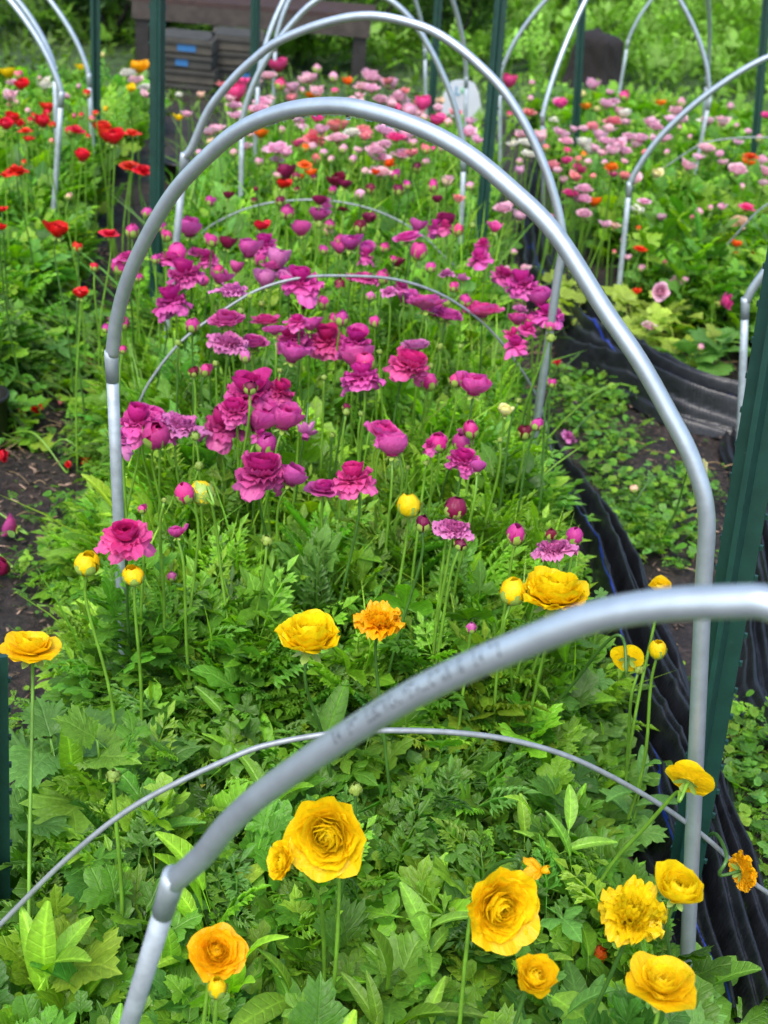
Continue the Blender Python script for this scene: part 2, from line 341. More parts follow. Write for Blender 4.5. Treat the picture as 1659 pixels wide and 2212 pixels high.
LOB = [lobed(3, 4, .45, 1), lobed(3, 5, .62, 2), lobed(5, 3, .5, 3), lobed(3, 5, .35, 4)]
MAL = [lobed(5, 5, .16, 5), lobed(3, 8, .2, 6)]
FRN = [fern(3, 1, .06), fern(4, 2, .05), fern(3, 3, .075), lobed(3, 3, .75, 7)]
LAN = [lance(), lance(6, .12, .5), lance(6, .24, .3, .06)]
BLD = [blade(), blade(.02, .2), blade(.035, .7)]
RND = [rnd_leaf(), rnd_leaf(8)]

def scatter(protos, P, size, az, pitch, rollr, col, wide=1.0):
    """copies of leaf shapes merged into ONE mesh's arrays; P base points, az heading, pitch above horizontal"""
    n = len(P); which = NP.randint(0, len(protos), n); outV = []; outF = []; outC = []; base = 0; outU = []
    for k, (V, F, sh) in enumerate(protos):
        I = np.where(which == k)[0]
        if not len(I): continue
        ca, sa, cp, sp_ = np.cos(az[I]), np.sin(az[I]), np.cos(pitch[I]), np.sin(pitch[I])
        y = np.stack([ca*cp, sa*cp, sp_], -1); x0 = np.stack([sa, -ca, 0*sa], -1); z0 = np.cross(x0, y)
        cr, sr = np.cos(rollr[I])[:, None], np.sin(rollr[I])[:, None]; x = x0*cr+z0*sr; z = np.cross(x, y)
        s_ = size[I][:, None, None]; VV = V[None]*s_
        W = P[I][:, None]+VV[..., 0:1]*wide*x[:, None]+VV[..., 1:2]*y[:, None]+VV[..., 2:3]*z[:, None]
        outV.append(W.reshape(-1, 3)); outF.append((F[None]+base+(np.arange(len(I))*len(V))[:, None, None]).reshape(-1, 3))
        c = col[I][:, None, :]*sh[None, :, None]; outC.append(c.reshape(-1, 3)); base += W.shape[0]*W.shape[1]
        outU.append(np.tile(np.column_stack([V[:, :2], 0*V[:, 0]]), (len(I), 1)))
    return np.concatenate(outV), np.concatenate(outF), np.concatenate(outC), np.concatenate(outU)
class Stuff:
    def __init__(s): s.V = []; s.F = []; s.C = []; s.U = []; s.n = 0
    def add(s, V, F, C, U=None): s.V.append(V); s.F.append(F+s.n); s.C.append(C); s.U.append(np.tile([[5., 0, 0]], (len(V), 1)) if U is None else U); s.n += len(V)
    def leaves(s, protos, P, size, az=None, pitch=(0.1, 1.0), roll=.5, cols=None, wide=1.0):
        n = len(P)
        if not n: return
        az = NP.rand(n)*2*np.pi if az is None else az
        s.add(*scatter(protos, np.asarray(P), np.asarray(size), az, NP.uniform(*pitch, n), NP.uniform(-roll, roll, n), cols if cols is not None else greens(n), wide))
    def build(s, name, material, label=None, kind='stuff', parent=None, cat=None):
        me = mesh_np(name, np.concatenate(s.V), np.concatenate(s.F), {'col': np.concatenate(s.C), 'luv': np.concatenate(s.U)}); o = link(name, me, parent, material)
        if parent is None: tag(o, label, cat, kind=kind)
        return o
G0 = np.array([[.108, .270, .021], [.160, .345, .024], [.225, .415, .030], [.088, .230, .021], [.125, .295, .048], [.058, .160, .018]])
def greens(n, w=(.22, .27, .13, .18, .12, .08), mul=1.0):
    i = NP.choice(6, n, p=w); c = G0[i]*(1+.22*NP.randn(n, 1).clip(-2, 2))*mul; c = c*(1+.06*NP.randn(n, 3)); return c.clip(.004, .8)

# ------------------------------------------------------------------ plan of the beds (metres)
def lerp(y, pts): return np.interp(y, [p[0] for p in pts], [p[1] for p in pts])
ML = [(0.5, -.55), (1.5, -.47), (1.9, -.43), (2.4, -.50), (3.2, -.60), (4, -.70), (6, -.72), (8, -.7)]     # main bed, left edge x(y)
MR = [(0.5, .74), (1.5, .60), (2.4, .56), (3.4, .52), (5, .62), (7, .75), (8, .9)]
LR = [(2.0, -1.6), (3.0, -1.4), (3.4, -1.08), (4, -1.02), (6, -1.22), (8, -1.3)]                # left bed, right edge
RL = [(2, 1.95), (3.95, 1.9), (4.2, 1.62), (4.5, 1.35), (5.0, 1.2), (7, 1.15), (8, 1.2)]                        # right bed, left edge
def pts_in(x0, x1, y0, y1, n, ok): # random points on the plan
    out = np.zeros((0, 2))
    while len(out) < n:
        q = np.column_stack([NP.uniform(x0, x1, n), NP.uniform(y0, y1, n)]); q = q[ok(q[:, 0], q[:, 1])]; out = np.concatenate([out, q])
    return out[:n]
main_ok = lambda x, y: (x > lerp(y, ML)+.04*np.sin(y*9)) & (x < lerp(y, MR)-.02+.04*np.sin(y*7))
left_ok = lambda x, y: x < lerp(y, LR)+.06*np.sin(y*6)
right_ok = lambda x, y: x > lerp(y, RL)+.07*np.sin(y*5)
def clumpz(q, lo, hi, p=1.0, f=3.1):
    hi = np.interp(q[:, 1], [5.5, 7.0], [hi, min(hi, .22)])
    """leaf height: clumps so that the canopy is uneven"""
    m_ = (q[:, 0] > -1.0) & (q[:, 0] < 1.0); e_ = np.minimum(lerp(q[:, 1], MR)-q[:, 0], q[:, 0]-lerp(q[:, 1], ML)); hi = np.where(m_, hi*np.clip(.35+e_/.22, .35, 1), hi)
    h = .5+.5*np.sin(q[:, 0]*f*2.3+2*np.sin(q[:, 1]*f))*np.sin(q[:, 1]*f*1.9+1.3*np.sin(q[:, 0]*f*1.7)); h = .62+.38*h
    return lo+(hi-lo)*NP.rand(len(q))**p*h
def P3(q, z): return np.column_stack([q, z])

def crowns(st, protos, q, nl, size, hgt, spread=.09, cols=None, roll=.35, up=1.25):
    """leaves radiating from plant crowns: upright in the heart, arching outwards"""
    n = len(q); e_ = np.minimum(lerp(q[:, 1], MR)-q[:, 0], q[:, 0]-lerp(q[:, 1], ML)); m_ = (q[:, 0] > -1.0) & (q[:, 0] < 1.0); H = hgt*(.6+.5*NP.rand(n))*np.where(m_, np.clip(.4+e_/.2, .4, 1), 1)
    i = np.repeat(np.arange(n), nl); f = NP.rand(len(i)); az = NP.rand(len(i))*6.283; r = spread*(.15+.95*f)*(.7+.6*NP.rand(len(i)))
    P = np.column_stack([q[i, 0]+r*np.cos(az), q[i, 1]+r*np.sin(az), H[i]*(1-.75*f**1.4)*(.55+.45*NP.rand(len(i)))]); pit = up-(up+.15)*f+.25*NP.randn(len(i))
    c = (greens(n)[i] if cols is None else cols[i])*(1+.14*NP.randn(len(i), 1)); st.add(*scatter(protos, P, NP.uniform(size[0], size[1], len(i)), az+.35*NP.randn(len(i)), pit, NP.uniform(-roll, roll, len(i)), c.clip(.004, .8)))
# near, broad-leaved end of the main bed
st = Stuff()
crowns(st, LOB, pts_in(-.6, .72, .5, 2.1, 190, main_ok), 24, (.04, .085), .27)
crowns(st, LAN[:2], pts_in(-.6, .72, .5, 2.1, 45, main_ok), 9, (.07, .13), .30, .04, greens(45, (0, .4, .6, 0, 0, 0)))
crowns(st, MAL, pts_in(-.6, .7, .5, 1.9, 32, main_ok), 9, (.06, .11), .24, .08, greens(32, (.3, .2, 0, .2, .3, 0)))
q = pts_in(-.7, .8, .45, 2.1, 2400, main_ok); z = clumpz(q, .01, .20, .8); st.leaves(LOB, P3(q, z), NP.uniform(.03, .06, len(q)), pitch=(-.2, 1.0), roll=.6)
q = pts_in(-.7, .8, .45, 2.0, 420, main_ok); z = clumpz(q, .03, .24, .8); st.leaves(LAN, P3(q, z), NP.uniform(.06, .13, len(q)), pitch=(-.1, 1.2), roll=.5, cols=greens(420, (.1, .3, .35, .1, .1, .05)))
q = pts_in(-.7, .8, .45, 2.2, 4200, main_ok); z = clumpz(q, .0, .27, .9); st.leaves(RND+LOB, P3(q, z), NP.uniform(.018, .045, len(q)), pitch=(-.3, 1.2), roll=.8)
q = pts_in(-.7, .8, 1.3, 2.4, 1300, main_ok); z = clumpz(q, .02, .30, .8); st.leaves(FRN, P3(q, z), NP.uniform(.05, .10, len(q)), pitch=(.0, 1.3), roll=.6)
st.build('broad_leaf_foliage', M['leaf'], 'thick bright green broad leaves filling the near end of the middle bed')
# feathery foliage and thin stalks of the rest of the main bed
st = Stuff()
crowns(st, FRN, pts_in(-.75, .8, 1.85, 3.7, 420, main_ok), 32, (.07, .13), .36, .085, greens(420, (.2, .38, .27, .08, .05, .02), 1.08), .5, 1.35)
q = pts_in(-.9, .95, 1.85, 3.6, 4500, main_ok); z = clumpz(q, .02, .30, .75); st.leaves(FRN, P3(q, z), NP.uniform(.05, .10, len(q)), pitch=(.2, 1.35), roll=.7)
q = pts_in(-.9, .95, 1.8, 3.6, 3800, main_ok); z = clumpz(q, .02, .30, .8); st.leaves(LOB, P3(q, z), NP.uniform(.03, .065, len(q)), pitch=(-.1, 1.1), roll=.6)
q = pts_in(-.9, .95, 1.9, 3.8, 1000, main_ok); z = clumpz(q, .08, .22); st.leaves(BLD, P3(q, z), NP.uniform(.16, .32, len(q)), pitch=(1.2, 1.57), roll=1.5, cols=greens(1000, (.1, .4, .4, .05, .05, .0), 1.1), wide=.42)
q = pts_in(-.95, 1.0, 3.5, 7.4, 13000, main_ok); z = clumpz(q, .02, .36, .7, 2.5); st.leaves(FRN+LOB[:2], P3(q, z), NP.uniform(.07, .15, len(q)), pitch=(.1, 1.35), roll=.7, cols=greens(13000, mul=1.15))
q = pts_in(-.95, 1.0, 3.5, 6.8, 1300, main_ok); z = clumpz(q, .1, .25); st.leaves(BLD, P3(q, z), NP.uniform(.2, .4, len(q)), pitch=(1.0, 1.57), roll=1.5, wide=.5)
st.build('feathery_foliage', M['leaf'], 'feathery green ranunculus foliage and thin stalks along the middle bed')
# left bed
st = Stuff()
q = pts_in(-3.0, -.8, 2.6, 5.0, 13000, left_ok); z = clumpz(q, .02, .34, .65, 2.2); st.leaves(FRN+LOB[:2], P3(q, z), NP.uniform(.06, .14, len(q)), pitch=(0, 1.3), roll=.7, cols=greens(13000, (.3, .2, .12, .2, .15, .03), 1.1))
q = pts_in(-4.0, -.9, 4.5, 7.9, 12000, left_ok); z = clumpz(q, .02, .38, .65, 2); st.leaves(FRN+LOB[:2], P3(q, z), NP.uniform(.09, .18, len(q)), pitch=(.1, 1.35), roll=.7, cols=greens(12000, mul=1.15))
# stems that have flopped into the left path
for i in range(75):
    y = rnd(3.1, 4.3); x = lerp(y, LR)-rnd(-.05, .25); a = rnd(-.7, .3); L = rnd(.12, .38); k = 7
    P = [np.array([x+L*t*math.cos(a), y+L*t*math.sin(a), .16*(1-t)**2+.03+.05*math.sin(3*t)]) for t in np.linspace(0, 1, k)]
    Vt, Ft = tube(P, .0022, 4, False); Ft = Ft[0]; tri = np.concatenate([Ft[:, [0, 1, 2]], Ft[:, [0, 2, 3]]]); c = np.tile(np.array([[.14, .26, .07]])*rnd(.7, 1.2), (len(Vt), 1)); st.add(Vt, tri, c)
    st.leaves(FRN+LOB[:2], np.array(P[1:7]), NP.uniform(.05, .11, 6), pitch=(-.3, .8), cols=greens(6)*1.1)
st.build('left_bed_foliage', M['leaf'], 'green foliage of the left bed, flopping over the path')
# right bed
st = Stuff()
q = pts_in(1.05, 4.5, 2.2, 5.2, 11000, right_ok); z = clumpz(q, .02, .36, .7, 2.2); st.leaves(FRN+LOB[:3], P3(q, z), NP.uniform(.06, .14, len(q)), pitch=(0, 1.3), roll=.7, cols=greens(11000, mul=1.05))
q = pts_in(1.1, 6.0, 4.8, 9.0, 15000, right_ok); z = clumpz(q, .02, .36, .7, 2); st.leaves(FRN+LOB[:2], P3(q, z), NP.uniform(.09, .18, len(q)), pitch=(.1, 1.35), roll=.7, cols=greens(15000, mul=1.1))
st.build('right_bed_foliage', M['leaf'], 'bright green foliage filling the bed on the right')
# low weeds, seedlings on the paths
st = Stuff()
def cl(cx, cy, r, n, s0, s1, pr, zz=.05, c=None):
    q = np.column_stack([cx+r*NP.randn(n)*.5, cy+r*NP.randn(n)*.5]); st.leaves(pr, P3(q, NP.rand(n)*zz+.005), NP.uniform(s0, s1, n), pitch=(-.2, .9), roll=.6, cols=c if c is not None else greens(n)*1.05)
lp = lambda x, y: (x < lerp(y, ML)+.03) & (x > lerp(y, LR)-.1)
rp = lambda x, y: (x > lerp(y, MR)-.03) & (x < lerp(y, RL)+.1)
q = pts_in(-1.2, -.3, 1.2, 5, 900, lp); st.leaves(RND, P3(q, .004+.02*NP.rand(900)), NP.uniform(.008, .02, 900), pitch=(-.1, .6), cols=greens(900, mul=.9))
for _ in range(7):
    y = rnd(1.5, 2.9); cl(lerp(y, ML)-abs(rnd(-.02, .10)), y, .06, 60, .015, .035, FRN+RND)
for _ in range(16):
    y = rnd(2.9, 5.5); cl(lerp(y, ML)-rnd(0, .12), y, .09, 50, .02, .05, FRN+RND, .08)
q = pts_in(.6, 1.5, 1.2, 5, 700, rp); st.leaves(RND, P3(q, .004+.02*NP.rand(700)), NP.uniform(.008, .022, 700), pitch=(-.1, .6))
for u_, v_ in ((1300, 1040), (1340, 1120), (1400, 1160), (1440, 1090), (1460, 1160), (1380, 1080), (1280, 900), (1230, 870), (1260, 840), (1300, 880), (1200, 830), (1330, 960), (1290, 980), (1410, 1200), (1470, 1060), (1600, 1600), (1620, 1660), (1580, 1690), (1640, 1720), (1600, 1780), (1650, 1900), (1600, 2010), (1640, 2060), (1590, 2080), (1650, 2140), (1380, 1160), (1350, 1190), (1310, 1130), (1220, 920)):
    p = atz(u_, v_, 0); cl(p[0], p[1], .10, 75, .018, .045, RND+LOB[:1]+FRN[:1], .06)
for u_, v_ in ((110, 1260), (190, 1190), (240, 1230), (200, 1250), (60, 1620), (240, 1300), (190, 1330), (160, 1130)):
    p = atz(u_, v_, 0); cl(p[0], p[1], .10, 110, .015, .04, FRN+RND, .09)
st.build('low_weeds', M['leaf'], 'low green weeds and seedlings creeping over the bare paths')
# yellowing leaves beside the cloth on the right
st = Stuff()
for u_, v_ in ((1360, 740), (1400, 760), (1440, 740), (1330, 700), (1480, 770), (1390, 720), (1250, 700), (1220, 660)):
    p = atz(u_, v_, .08); n = 18; q = np.column_stack([p[0]+.07*NP.randn(n), p[1]+.07*NP.randn(n)])
    st.leaves(LOB+MAL, P3(q, .03+.16*NP.rand(n)), NP.uniform(.05, .11, n), pitch=(-.2, 1), cols=np.array([[.30, .42, .05]])*(1+.25*NP.randn(n, 1)).clip(.4, 1.6))
st.build('yellowing_leaves', M['leaf'], 'yellow green fading leaves beside the crumpled black cloth')
# wood chips and straw
def debris(name, n, mk, colf, label, material):
    mb = Stuff()
    for _ in range(n):
        V, F, c = mk(); mb.add(V, F, np.tile(np.array([colf()]), (len(V), 1)))
    return mb.build(name, material, label)
mm = leaf_mat('dry_matter', .05, .6); M['dry'] = mm
def pathpt():
    if rnd(0, 1) < .55:
        y = rnd(1.3, 5.2); return rnd(lerp(y, LR)-.05, lerp(y, ML)+.05), y
    y = rnd(1.2, 5.0); return rnd(lerp(y, MR)-.03, lerp(y, RL)+.05), y
def chip():
    x, y = pathpt(); L, w, a = rnd(.003, .015), rnd(.0015, .0045), rnd(0, 6.28); t = rnd(-.4, .4)
    c, s_ = math.cos(a), math.sin(a); z = .008+rnd(0, .012)
    V = np.array([[x+c*L*i-s_*w*j, y+s_*L*i+c*w*j, z+L*i*t+k] for i in (-1, 1) for j in (-1, 1) for k in (0, .002)])
    return V, np.array([[0, 1, 3], [0, 3, 2], [4, 6, 7], [4, 7, 5], [1, 5, 7], [1, 7, 3], [0, 4, 5], [0, 5, 1], [2, 3, 7], [2, 7, 6]]), 0
def chipcol():
    b_ = rnd(.015, .12) if rnd(0, 1) < .88 else rnd(.2, .34); return np.array([b_, b_*.68, b_*.48])
debris('wood_chips', 6500, chip, chipcol, 'brown wood chips and bark bits strewn over the dark soil', mm)
def straw():
    x, y = pathpt(); L, a = rnd(.03, .13), rnd(-.6, .6) if rnd(0, 1) < .6 else rnd(0, 6.28); bnd = rnd(-.6, .6); z = rnd(.012, .03)
    P = [np.array([x+L*t*math.cos(a+bnd*t), y+L*t*math.sin(a+bnd*t), z+.01*math.sin(3*t)]) for t in np.linspace(0, 1, 6)]
    V, F = tube(P, rnd(.0008, .0020), 4, False); F = F[0]; return V, np.concatenate([F[:, [0, 1, 2]], F[:, [0, 2, 3]]]), 0
debris('dry_straw', 260, straw, lambda: np.array([.42, .29, .13])*rnd(.4, 1.1), 'tan dry straw stalks lying on the soil', mm)
# ------------------------------------------------------------------ hoops
BL, BR = atz(262, 1600, 0), atz(1478, 2240, 0)
PHB = math.atan2(BR[1]-BL[1], BR[0]-BL[0])
def inplane(pts, p, phi): return [atplane(u, v, p, phi) for u, v in pts]
B_PX = [(241, 772), (252, 690), (277, 600), (318, 510), (372, 420), (440, 345), (520, 279), (620, 239), (720, 228), (800, 240), (900, 273), (1000, 325), (1100, 405), (1200, 505), (1305, 668), (1380, 778), (1445, 893), (1495, 993), (1526, 1110)]
B_ARC = inplane(B_PX, BL, PHB)
def local(pts):                                # template: (s, h) per unit width over the chord
    a, b = pts[0], pts[-1]; c = b-a; w = np.hypot(c[0], c[1]); h = np.array([c[0]/w, c[1]/w, 0])
    return [(((p-a) @ h)/w, (p[2]-(a[2]+(b[2]-a[2])*((p-a) @ h)/w))/w) for p in pts]
TPL = local(B_ARC)
TPL = [(0, 0), (.03, .12), (.09, .235), (.17, .33), (.27, .41), (.38, .455), (.5, .47), (.62, .455), (.73, .41), (.83, .33), (.91, .235), (.97, .12), (1, 0)] if False else TPL
def symtpl():
    s = np.array([t[0] for t in TPL]); h = np.array([t[1] for t in TPL]); out = []
    for x in np.linspace(0, 1, 15):
        x = .5-.5*math.cos(math.pi*x); out.append((x, .5*(np.interp(x, s, h)+np.interp(1-x, s, h))))
    return out
STP = symtpl()
def arch(a, b, k=1.0):
    a, b = np.array(a, float), np.array(b, float); w = np.linalg.norm((b-a)[:2]); return [a+(b-a)*s+np.array([0, 0, h*w*k]) for s, h in STP]
def foot_of(knee, px=None, p=None, phi=None, lean=(0, 0)):
    """where a leg meets the ground: carried on from the knee through the pixel seen lowest on it"""
    if px is None: return np.array([knee[0]+lean[0], knee[1]+lean[1], -.03])
    q = atplane(px[0], px[1], p, phi); t = (knee[2]+.03)/(knee[2]-q[2]); return knee+(q-knee)*t
def hoop(arc, fl, fr, label, r=.0117, jl=True, jr=True, group='bent steel pipe hoops over the flower beds', seg=14):
    base = np.array([(fl[0]+fr[0])/2, (fl[1]+fr[1])/2, 0])
    t = empty('pipe_hoop', base, label, 'hoop', group)
    if not jr: arc = list(arc)+[arc[-1]+(fr-arc[-1])*q_ for q_ in (.12, .3, .6, 1)]
    P = catmull(arc, 6); V, F = tube(P, r, seg); b_ = MB().add(V, F); b_.build('arc_pipe', M['steel'], t)
    for side, knee, foot in ((0, np.array(arc[0]), fl), (1, np.array(arc[-1]), fr)):
        if side == 1 and not jr: continue
        up = knee+(knee-foot)/np.linalg.norm(knee-foot)*.004
        jo = (jl, jr)[side]; L = [foot+(up-foot)*q_ for q_ in (0, .25, .5, .75, 1)]; V, F = tube(np.array(L), r*(.90 if jo else 1), seg); MB().add(V, F).build('leg_pipe', M['steel2'] if jo else M['steel'], t)
        if not jo: continue
        d = (foot-knee)/np.linalg.norm(foot-knee)
        c_ = MB(); V, F = tube(np.array([knee-d*.012, knee+d*.0, knee+d*.045]), np.array([r*1.02, r*1.05, r*.97]), seg); c_.add(V, F)
        c_.build('coupling', M['steel2'], t)
    return t
def kz(px, z): return atz(px[0], px[1], z)
# the near hoop (mostly outside the frame on the right)
ka = atdepth(372, 1907, 1.10); ea = atdepth(1659, 1303, .735); PHA = math.atan2(ea[1]-ka[1], ea[0]-ka[0])
half = inplane([(435, 1851), (500, 1774), (600, 1689), (830, 1536), (980, 1456), (1130, 1391), (1280, 1334), (1430, 1307), (1580, 1300), (1659, 1303)], ka, PHA)
dirA = np.array([math.cos(PHA), math.sin(PHA), 0]); mid = (half[-1]-ka) @ dirA
arcA = [ka]+half; arcA += [p+dirA*2*(mid-((p-ka) @ dirA)) for p in arcA[-2::-1]]
HA = hoop(arcA, foot_of(ka, (281, 2205), ka, PHA), arcA[-1]*np.array([1, 1, 0])+dirA*.05-np.array([0, 0, .03]), 'nearest pipe hoop, blurred, with printed lettering, crossing the lower right', seg=24, r=.0108)
HB = hoop(B_ARC, foot_of(B_ARC[0], (262, 1262), BL, PHB), foot_of(B_ARC[-1], (1480, 2184), BL, PHB), 'large sharp pipe hoop framing the middle of the bed, wet drops under its crown', seg=24, jr=False)
pC = np.array([-.49, 3.52, 0]); PHC = math.atan2(3.13-3.52, .58+.49)
C_ARC = inplane([(398, 340), (415, 318), (450, 240), (500, 175), (550, 127), (600, 90), (700, 50), (800, 34), (905, 55), (980, 95), (1055, 160), (1105, 220), (1155, 310), (1195, 415), (1216, 520)], pC, PHC)
HC = hoop(C_ARC, foot_of(C_ARC[0], (383, 500), pC, PHC), foot_of(C_ARC[-1], (1140, 1043), pC, PHC), 'second pipe hoop behind the large one, red and white sticker on its right leg', seg=16, jr=False)
def far_hoop(l, r, lf, rf, label, k=1.0):
    """knees given as (px, height); legs end where they enter the leaves"""
    a, b = kz(*l), kz(*r); phi = math.atan2(b[1]-a[1], b[0]-a[0]); arc = arch(a, b, k)
    fl = foot_of(a, lf, a, phi) if lf else foot_of(a); fr = foot_of(b, rf, b, phi) if rf else foot_of(b)
    return hoop(arc, fl, fr, label, seg=10)
far_hoop(((523, 265), .66), ((1002, 345), .60), (520, 450), (991, 600), 'third pipe hoop, its right leg just left of the tall green post', 1.45)
far_hoop(((558, 165), .68), ((1007, 170), .64), (552, 300), (1005, 300), 'fourth pipe hoop, its right leg in front of the white board', 1.4)
far_hoop(((595, 92), .68), ((918, 110), .64), None, (920, 230), 'farthest pipe hoop of the middle bed, right leg beside the far green post', 1.4)
def side_hoop(px, z, pxf, w, ang, label, right=True, k=1.0):
    """one knee seen; the other one lies out of view to the left (right=True) or to the right"""
    a = kz(px, z); d = np.array([math.cos(ang), math.sin(ang), 0])*w*(-1 if right else 1); b = a+d; f = foot_of(a, pxf, a, ang); g = foot_of(b)
    arc = arch(b, a, k) if right else arch(a, b, k)
    return hoop(arc, g if right else f, f if right else g, label, seg=12)
side_hoop((133, 205), .75, (100, 683), 1.05, -.30, 'nearest pipe hoop of the left bed, long leg standing among red flowers')
side_hoop((118, 150), .72, (121, 265), 1.00, -.20, 'pipe hoop of the left bed close behind the nearest one, merging with its curve')
side_hoop((192, 165), .66, (196, 240), 1.15, -.25, 'thinner far pipe hoop of the left bed beside a green post')
side_hoop((1360, 400), .60, (1335, 640), 1.35, -.28, 'pipe hoop curving up out of the pink flowers on the right', False)
side_hoop((1610, 653), .68, (1607, 730), 1.1, -.30, 'pipe hoop half hidden behind the near green post at the right edge', False)
far_hoop(((1172, 250), .60), ((1527, 170), .62), (1173, 340), (1515, 310), 'pipe hoop in front of the dark stump', 1.12)
side_hoop((1080, 165), .62, (1080, 250), 1.1, -.2, 'faint far pipe hoop behind the tall green post right of centre', False, 1.3)
side_hoop((1702, 130), .62, None, 1.05, -.2, 'far pipe hoop at the top right corner behind the thin post', True, 1.3)
# lettering stamped on the near hoop
def letters(hp, arc, s0, s1, text, size):
    cu = bpy.data.curves.new('lettering', 'FONT'); cu.body = text; cu.size = size; cu.align_x = 'LEFT'; cu.space_character = 1.15
    o = bpy.data.objects.new('tmp', cu); SC.collection.objects.link(o); dg = bpy.context.evaluated_depsgraph_get()
    me = bpy.data.meshes.new_from_object(o.evaluated_get(dg)); bpy.data.objects.remove(o)
    n = len(me.vertices); co = np.empty(n*3); me.vertices.foreach_get('co', co); co = co.reshape(-1, 3)
    P = catmull(arc, 24); d = np.concatenate([[0], np.cumsum(np.linalg.norm(np.diff(P, axis=0), axis=1))]); T = np.gradient(P, axis=0); T /= np.linalg.norm(T, axis=1)[:, None]
    sc = (s1-s0)/co[:, 0].max(); toc = np.array([-.25, -.75, .62]); r = .01095; out = []
    for x, y, _ in co:
        s = s0+x*sc; q = np.array([np.interp(s, d, P[:, k]) for k in range(3)]); tt = np.array([np.interp(s, d, T[:, k]) for k in range(3)])
        nn = toc-tt*(toc @ tt); nn /= np.linalg.norm(nn); bb = np.cross(nn, tt); w = (y-size*.3)/r+.12; out.append(q+r*(math.cos(w)*nn+math.sin(w)*bb))
    me.vertices.foreach_set('co', np.array(out).ravel()); me.update(); return link('lettering', me, hp, M['ink'])
M['ink'] = plain('grey_ink', (.02, .024, .03), .9, 0, spec=.0)
PA = catmull(arcA, 24); dA = np.concatenate([[0], np.cumsum(np.linalg.norm(np.diff(PA, axis=0), axis=1))])
iu = [proj(p)[0] for p in PA[:140]]
sa = float(np.interp(740, iu, dA[:140])); sb = float(np.interp(1545, iu, dA[:140]))
letters(HA, arcA, sa, sb, '3/4    EMT    ELECTRICAL METALLIC TUBING    E 41 7 2', .014)
# sticker on the second hoop's right leg: white strip with a red band
def sticker(hp, knee, foot, z0, z1, name, mt, a0, a1, r):
    d = (foot-knee)/np.linalg.norm(foot-knee); s0, s1 = (knee[2]-z0)/-d[2], (knee[2]-z1)/-d[2]; toc = np.array([-.1, -.9, .3]); toc = toc-d*(toc @ d); toc /= np.linalg.norm(toc); bb = np.cross(d, toc)
    V = []; n = 8
    for s in (s0, s1):
        for i in range(n+1):
            a_ = a0+(a1-a0)*i/n; V.append(knee+d*s+r*(math.cos(a_)*toc+math.sin(a_)*bb))
    F = np.array([[i, i+1, n+2+i, n+1+i] for i in range(n)]); o = link(name, mesh_np(name, np.array(V), F), hp, mt)
    return o
kc, fc = C_ARC[-1], foot_of(C_ARC[-1], (1140, 1043), pC, PHC)
zs = [atplane(1196, 650, pC, PHC)[2], atplane(1187, 722, pC, PHC)[2]]
sticker(HC, kc, fc, zs[0], zs[1], 'sticker', plain('white_sticker', (.78, .78, .76), .45), -1.5, .75, .0109)
sticker(HC, kc, fc, zs[0]-.002, zs[0]-(zs[0]-zs[1])*.72, 'sticker_band', plain('red_print', (.72, .07, .06), .45), -.45, .65, .0112)
sticker(HC, kc, fc, zs[0]-(zs[0]-zs[1])*.75, zs[1]+.002, 'sticker_band', M_RED2 if 'M_RED2' in globals() else bpy.data.materials['red_print'], -.55, .35, .0112)
# drops hanging under the large hoop
Bc = catmull(B_ARC, 12); dm = MB()
def sphere(c, r, n=6, m=8, sq=(1, 1, 1)):
    V = [[0, 0, 1]]+[[math.sin(math.pi*i/n)*math.cos(2*math.pi*j/m), math.sin(math.pi*i/n)*math.sin(2*math.pi*j/m), math.cos(math.pi*i/n)] for i in range(1, n) for j in range(m)]+[[0, 0, -1]]
    Q = [[1+(i*m)+j, 1+(i+1)*m+j, 1+(i+1)*m+(j+1) % m, 1+i*m+(j+1) % m] for i in range(n-2) for j in range(m)]
    T = [[0, 1+j, 1+(j+1) % m] for j in range(m)]+[[len(V)-1, 1+(n-2)*m+(j+1) % m, 1+(n-2)*m+j] for j in range(m)]
    return np.array(V)*np.array(sq)*r+np.asarray(c), [np.array(Q), np.array(T)]
for _ in range(170):
    p = Bc[random.randrange(30, len(Bc)-60)]; V, F = sphere(p+np.array([rnd(-.003, .003), rnd(-.003, .003), -.0122]), rnd(.0006, .0022)); dm.add(V, F)
V, F = sphere(Bc[int(len(Bc)*.47)]+np.array([0, 0, -.014]), .0045, sq=(1, 1, .9)); dm.add(V, F)
o = dm.build('water_drops', M['drop'], HB); o['kind'] = 'stuff'

# thin grey rods bent over the rows
def rod(px, pk, z, phi, label, r=.0038, ext=()):
    p0 = atz(pk[0], pk[1], z)
    if ext: p0, e_ = atz(*ext[0]), atz(*ext[1]); phi = math.atan2(e_[1]-p0[1], e_[0]-p0[0])
    elif phi is None: p0, e_ = atz(0, 1998, .29), atz(1659, 1942, .25); phi = math.atan2(e_[1]-p0[1], e_[0]-p0[0])
    P = inplane(px, p0, phi); P = [p if p[2] > -.05 else p*np.array([1, 1, 0]) for p in P]
    for side in (0, -1):
        if P[side][2] > .03:
            q = P[side].copy(); nb = P[1] if side == 0 else P[-2]; d = q-nb; s = min(1.0, (q[2]+.03)/max(.02, -d[2])) if d[2] < -.005 else 1; e = q+d*s*.6; e[2] = -.03
            P = [e]+P if side == 0 else P+[e]
    o = link('bent_rod', mesh_np('bent_rod', *tube(catmull(P, 6), r, 10)), None, M['rod']); tag(o, label, 'rod', 'thin rods bent over the plants'); return P
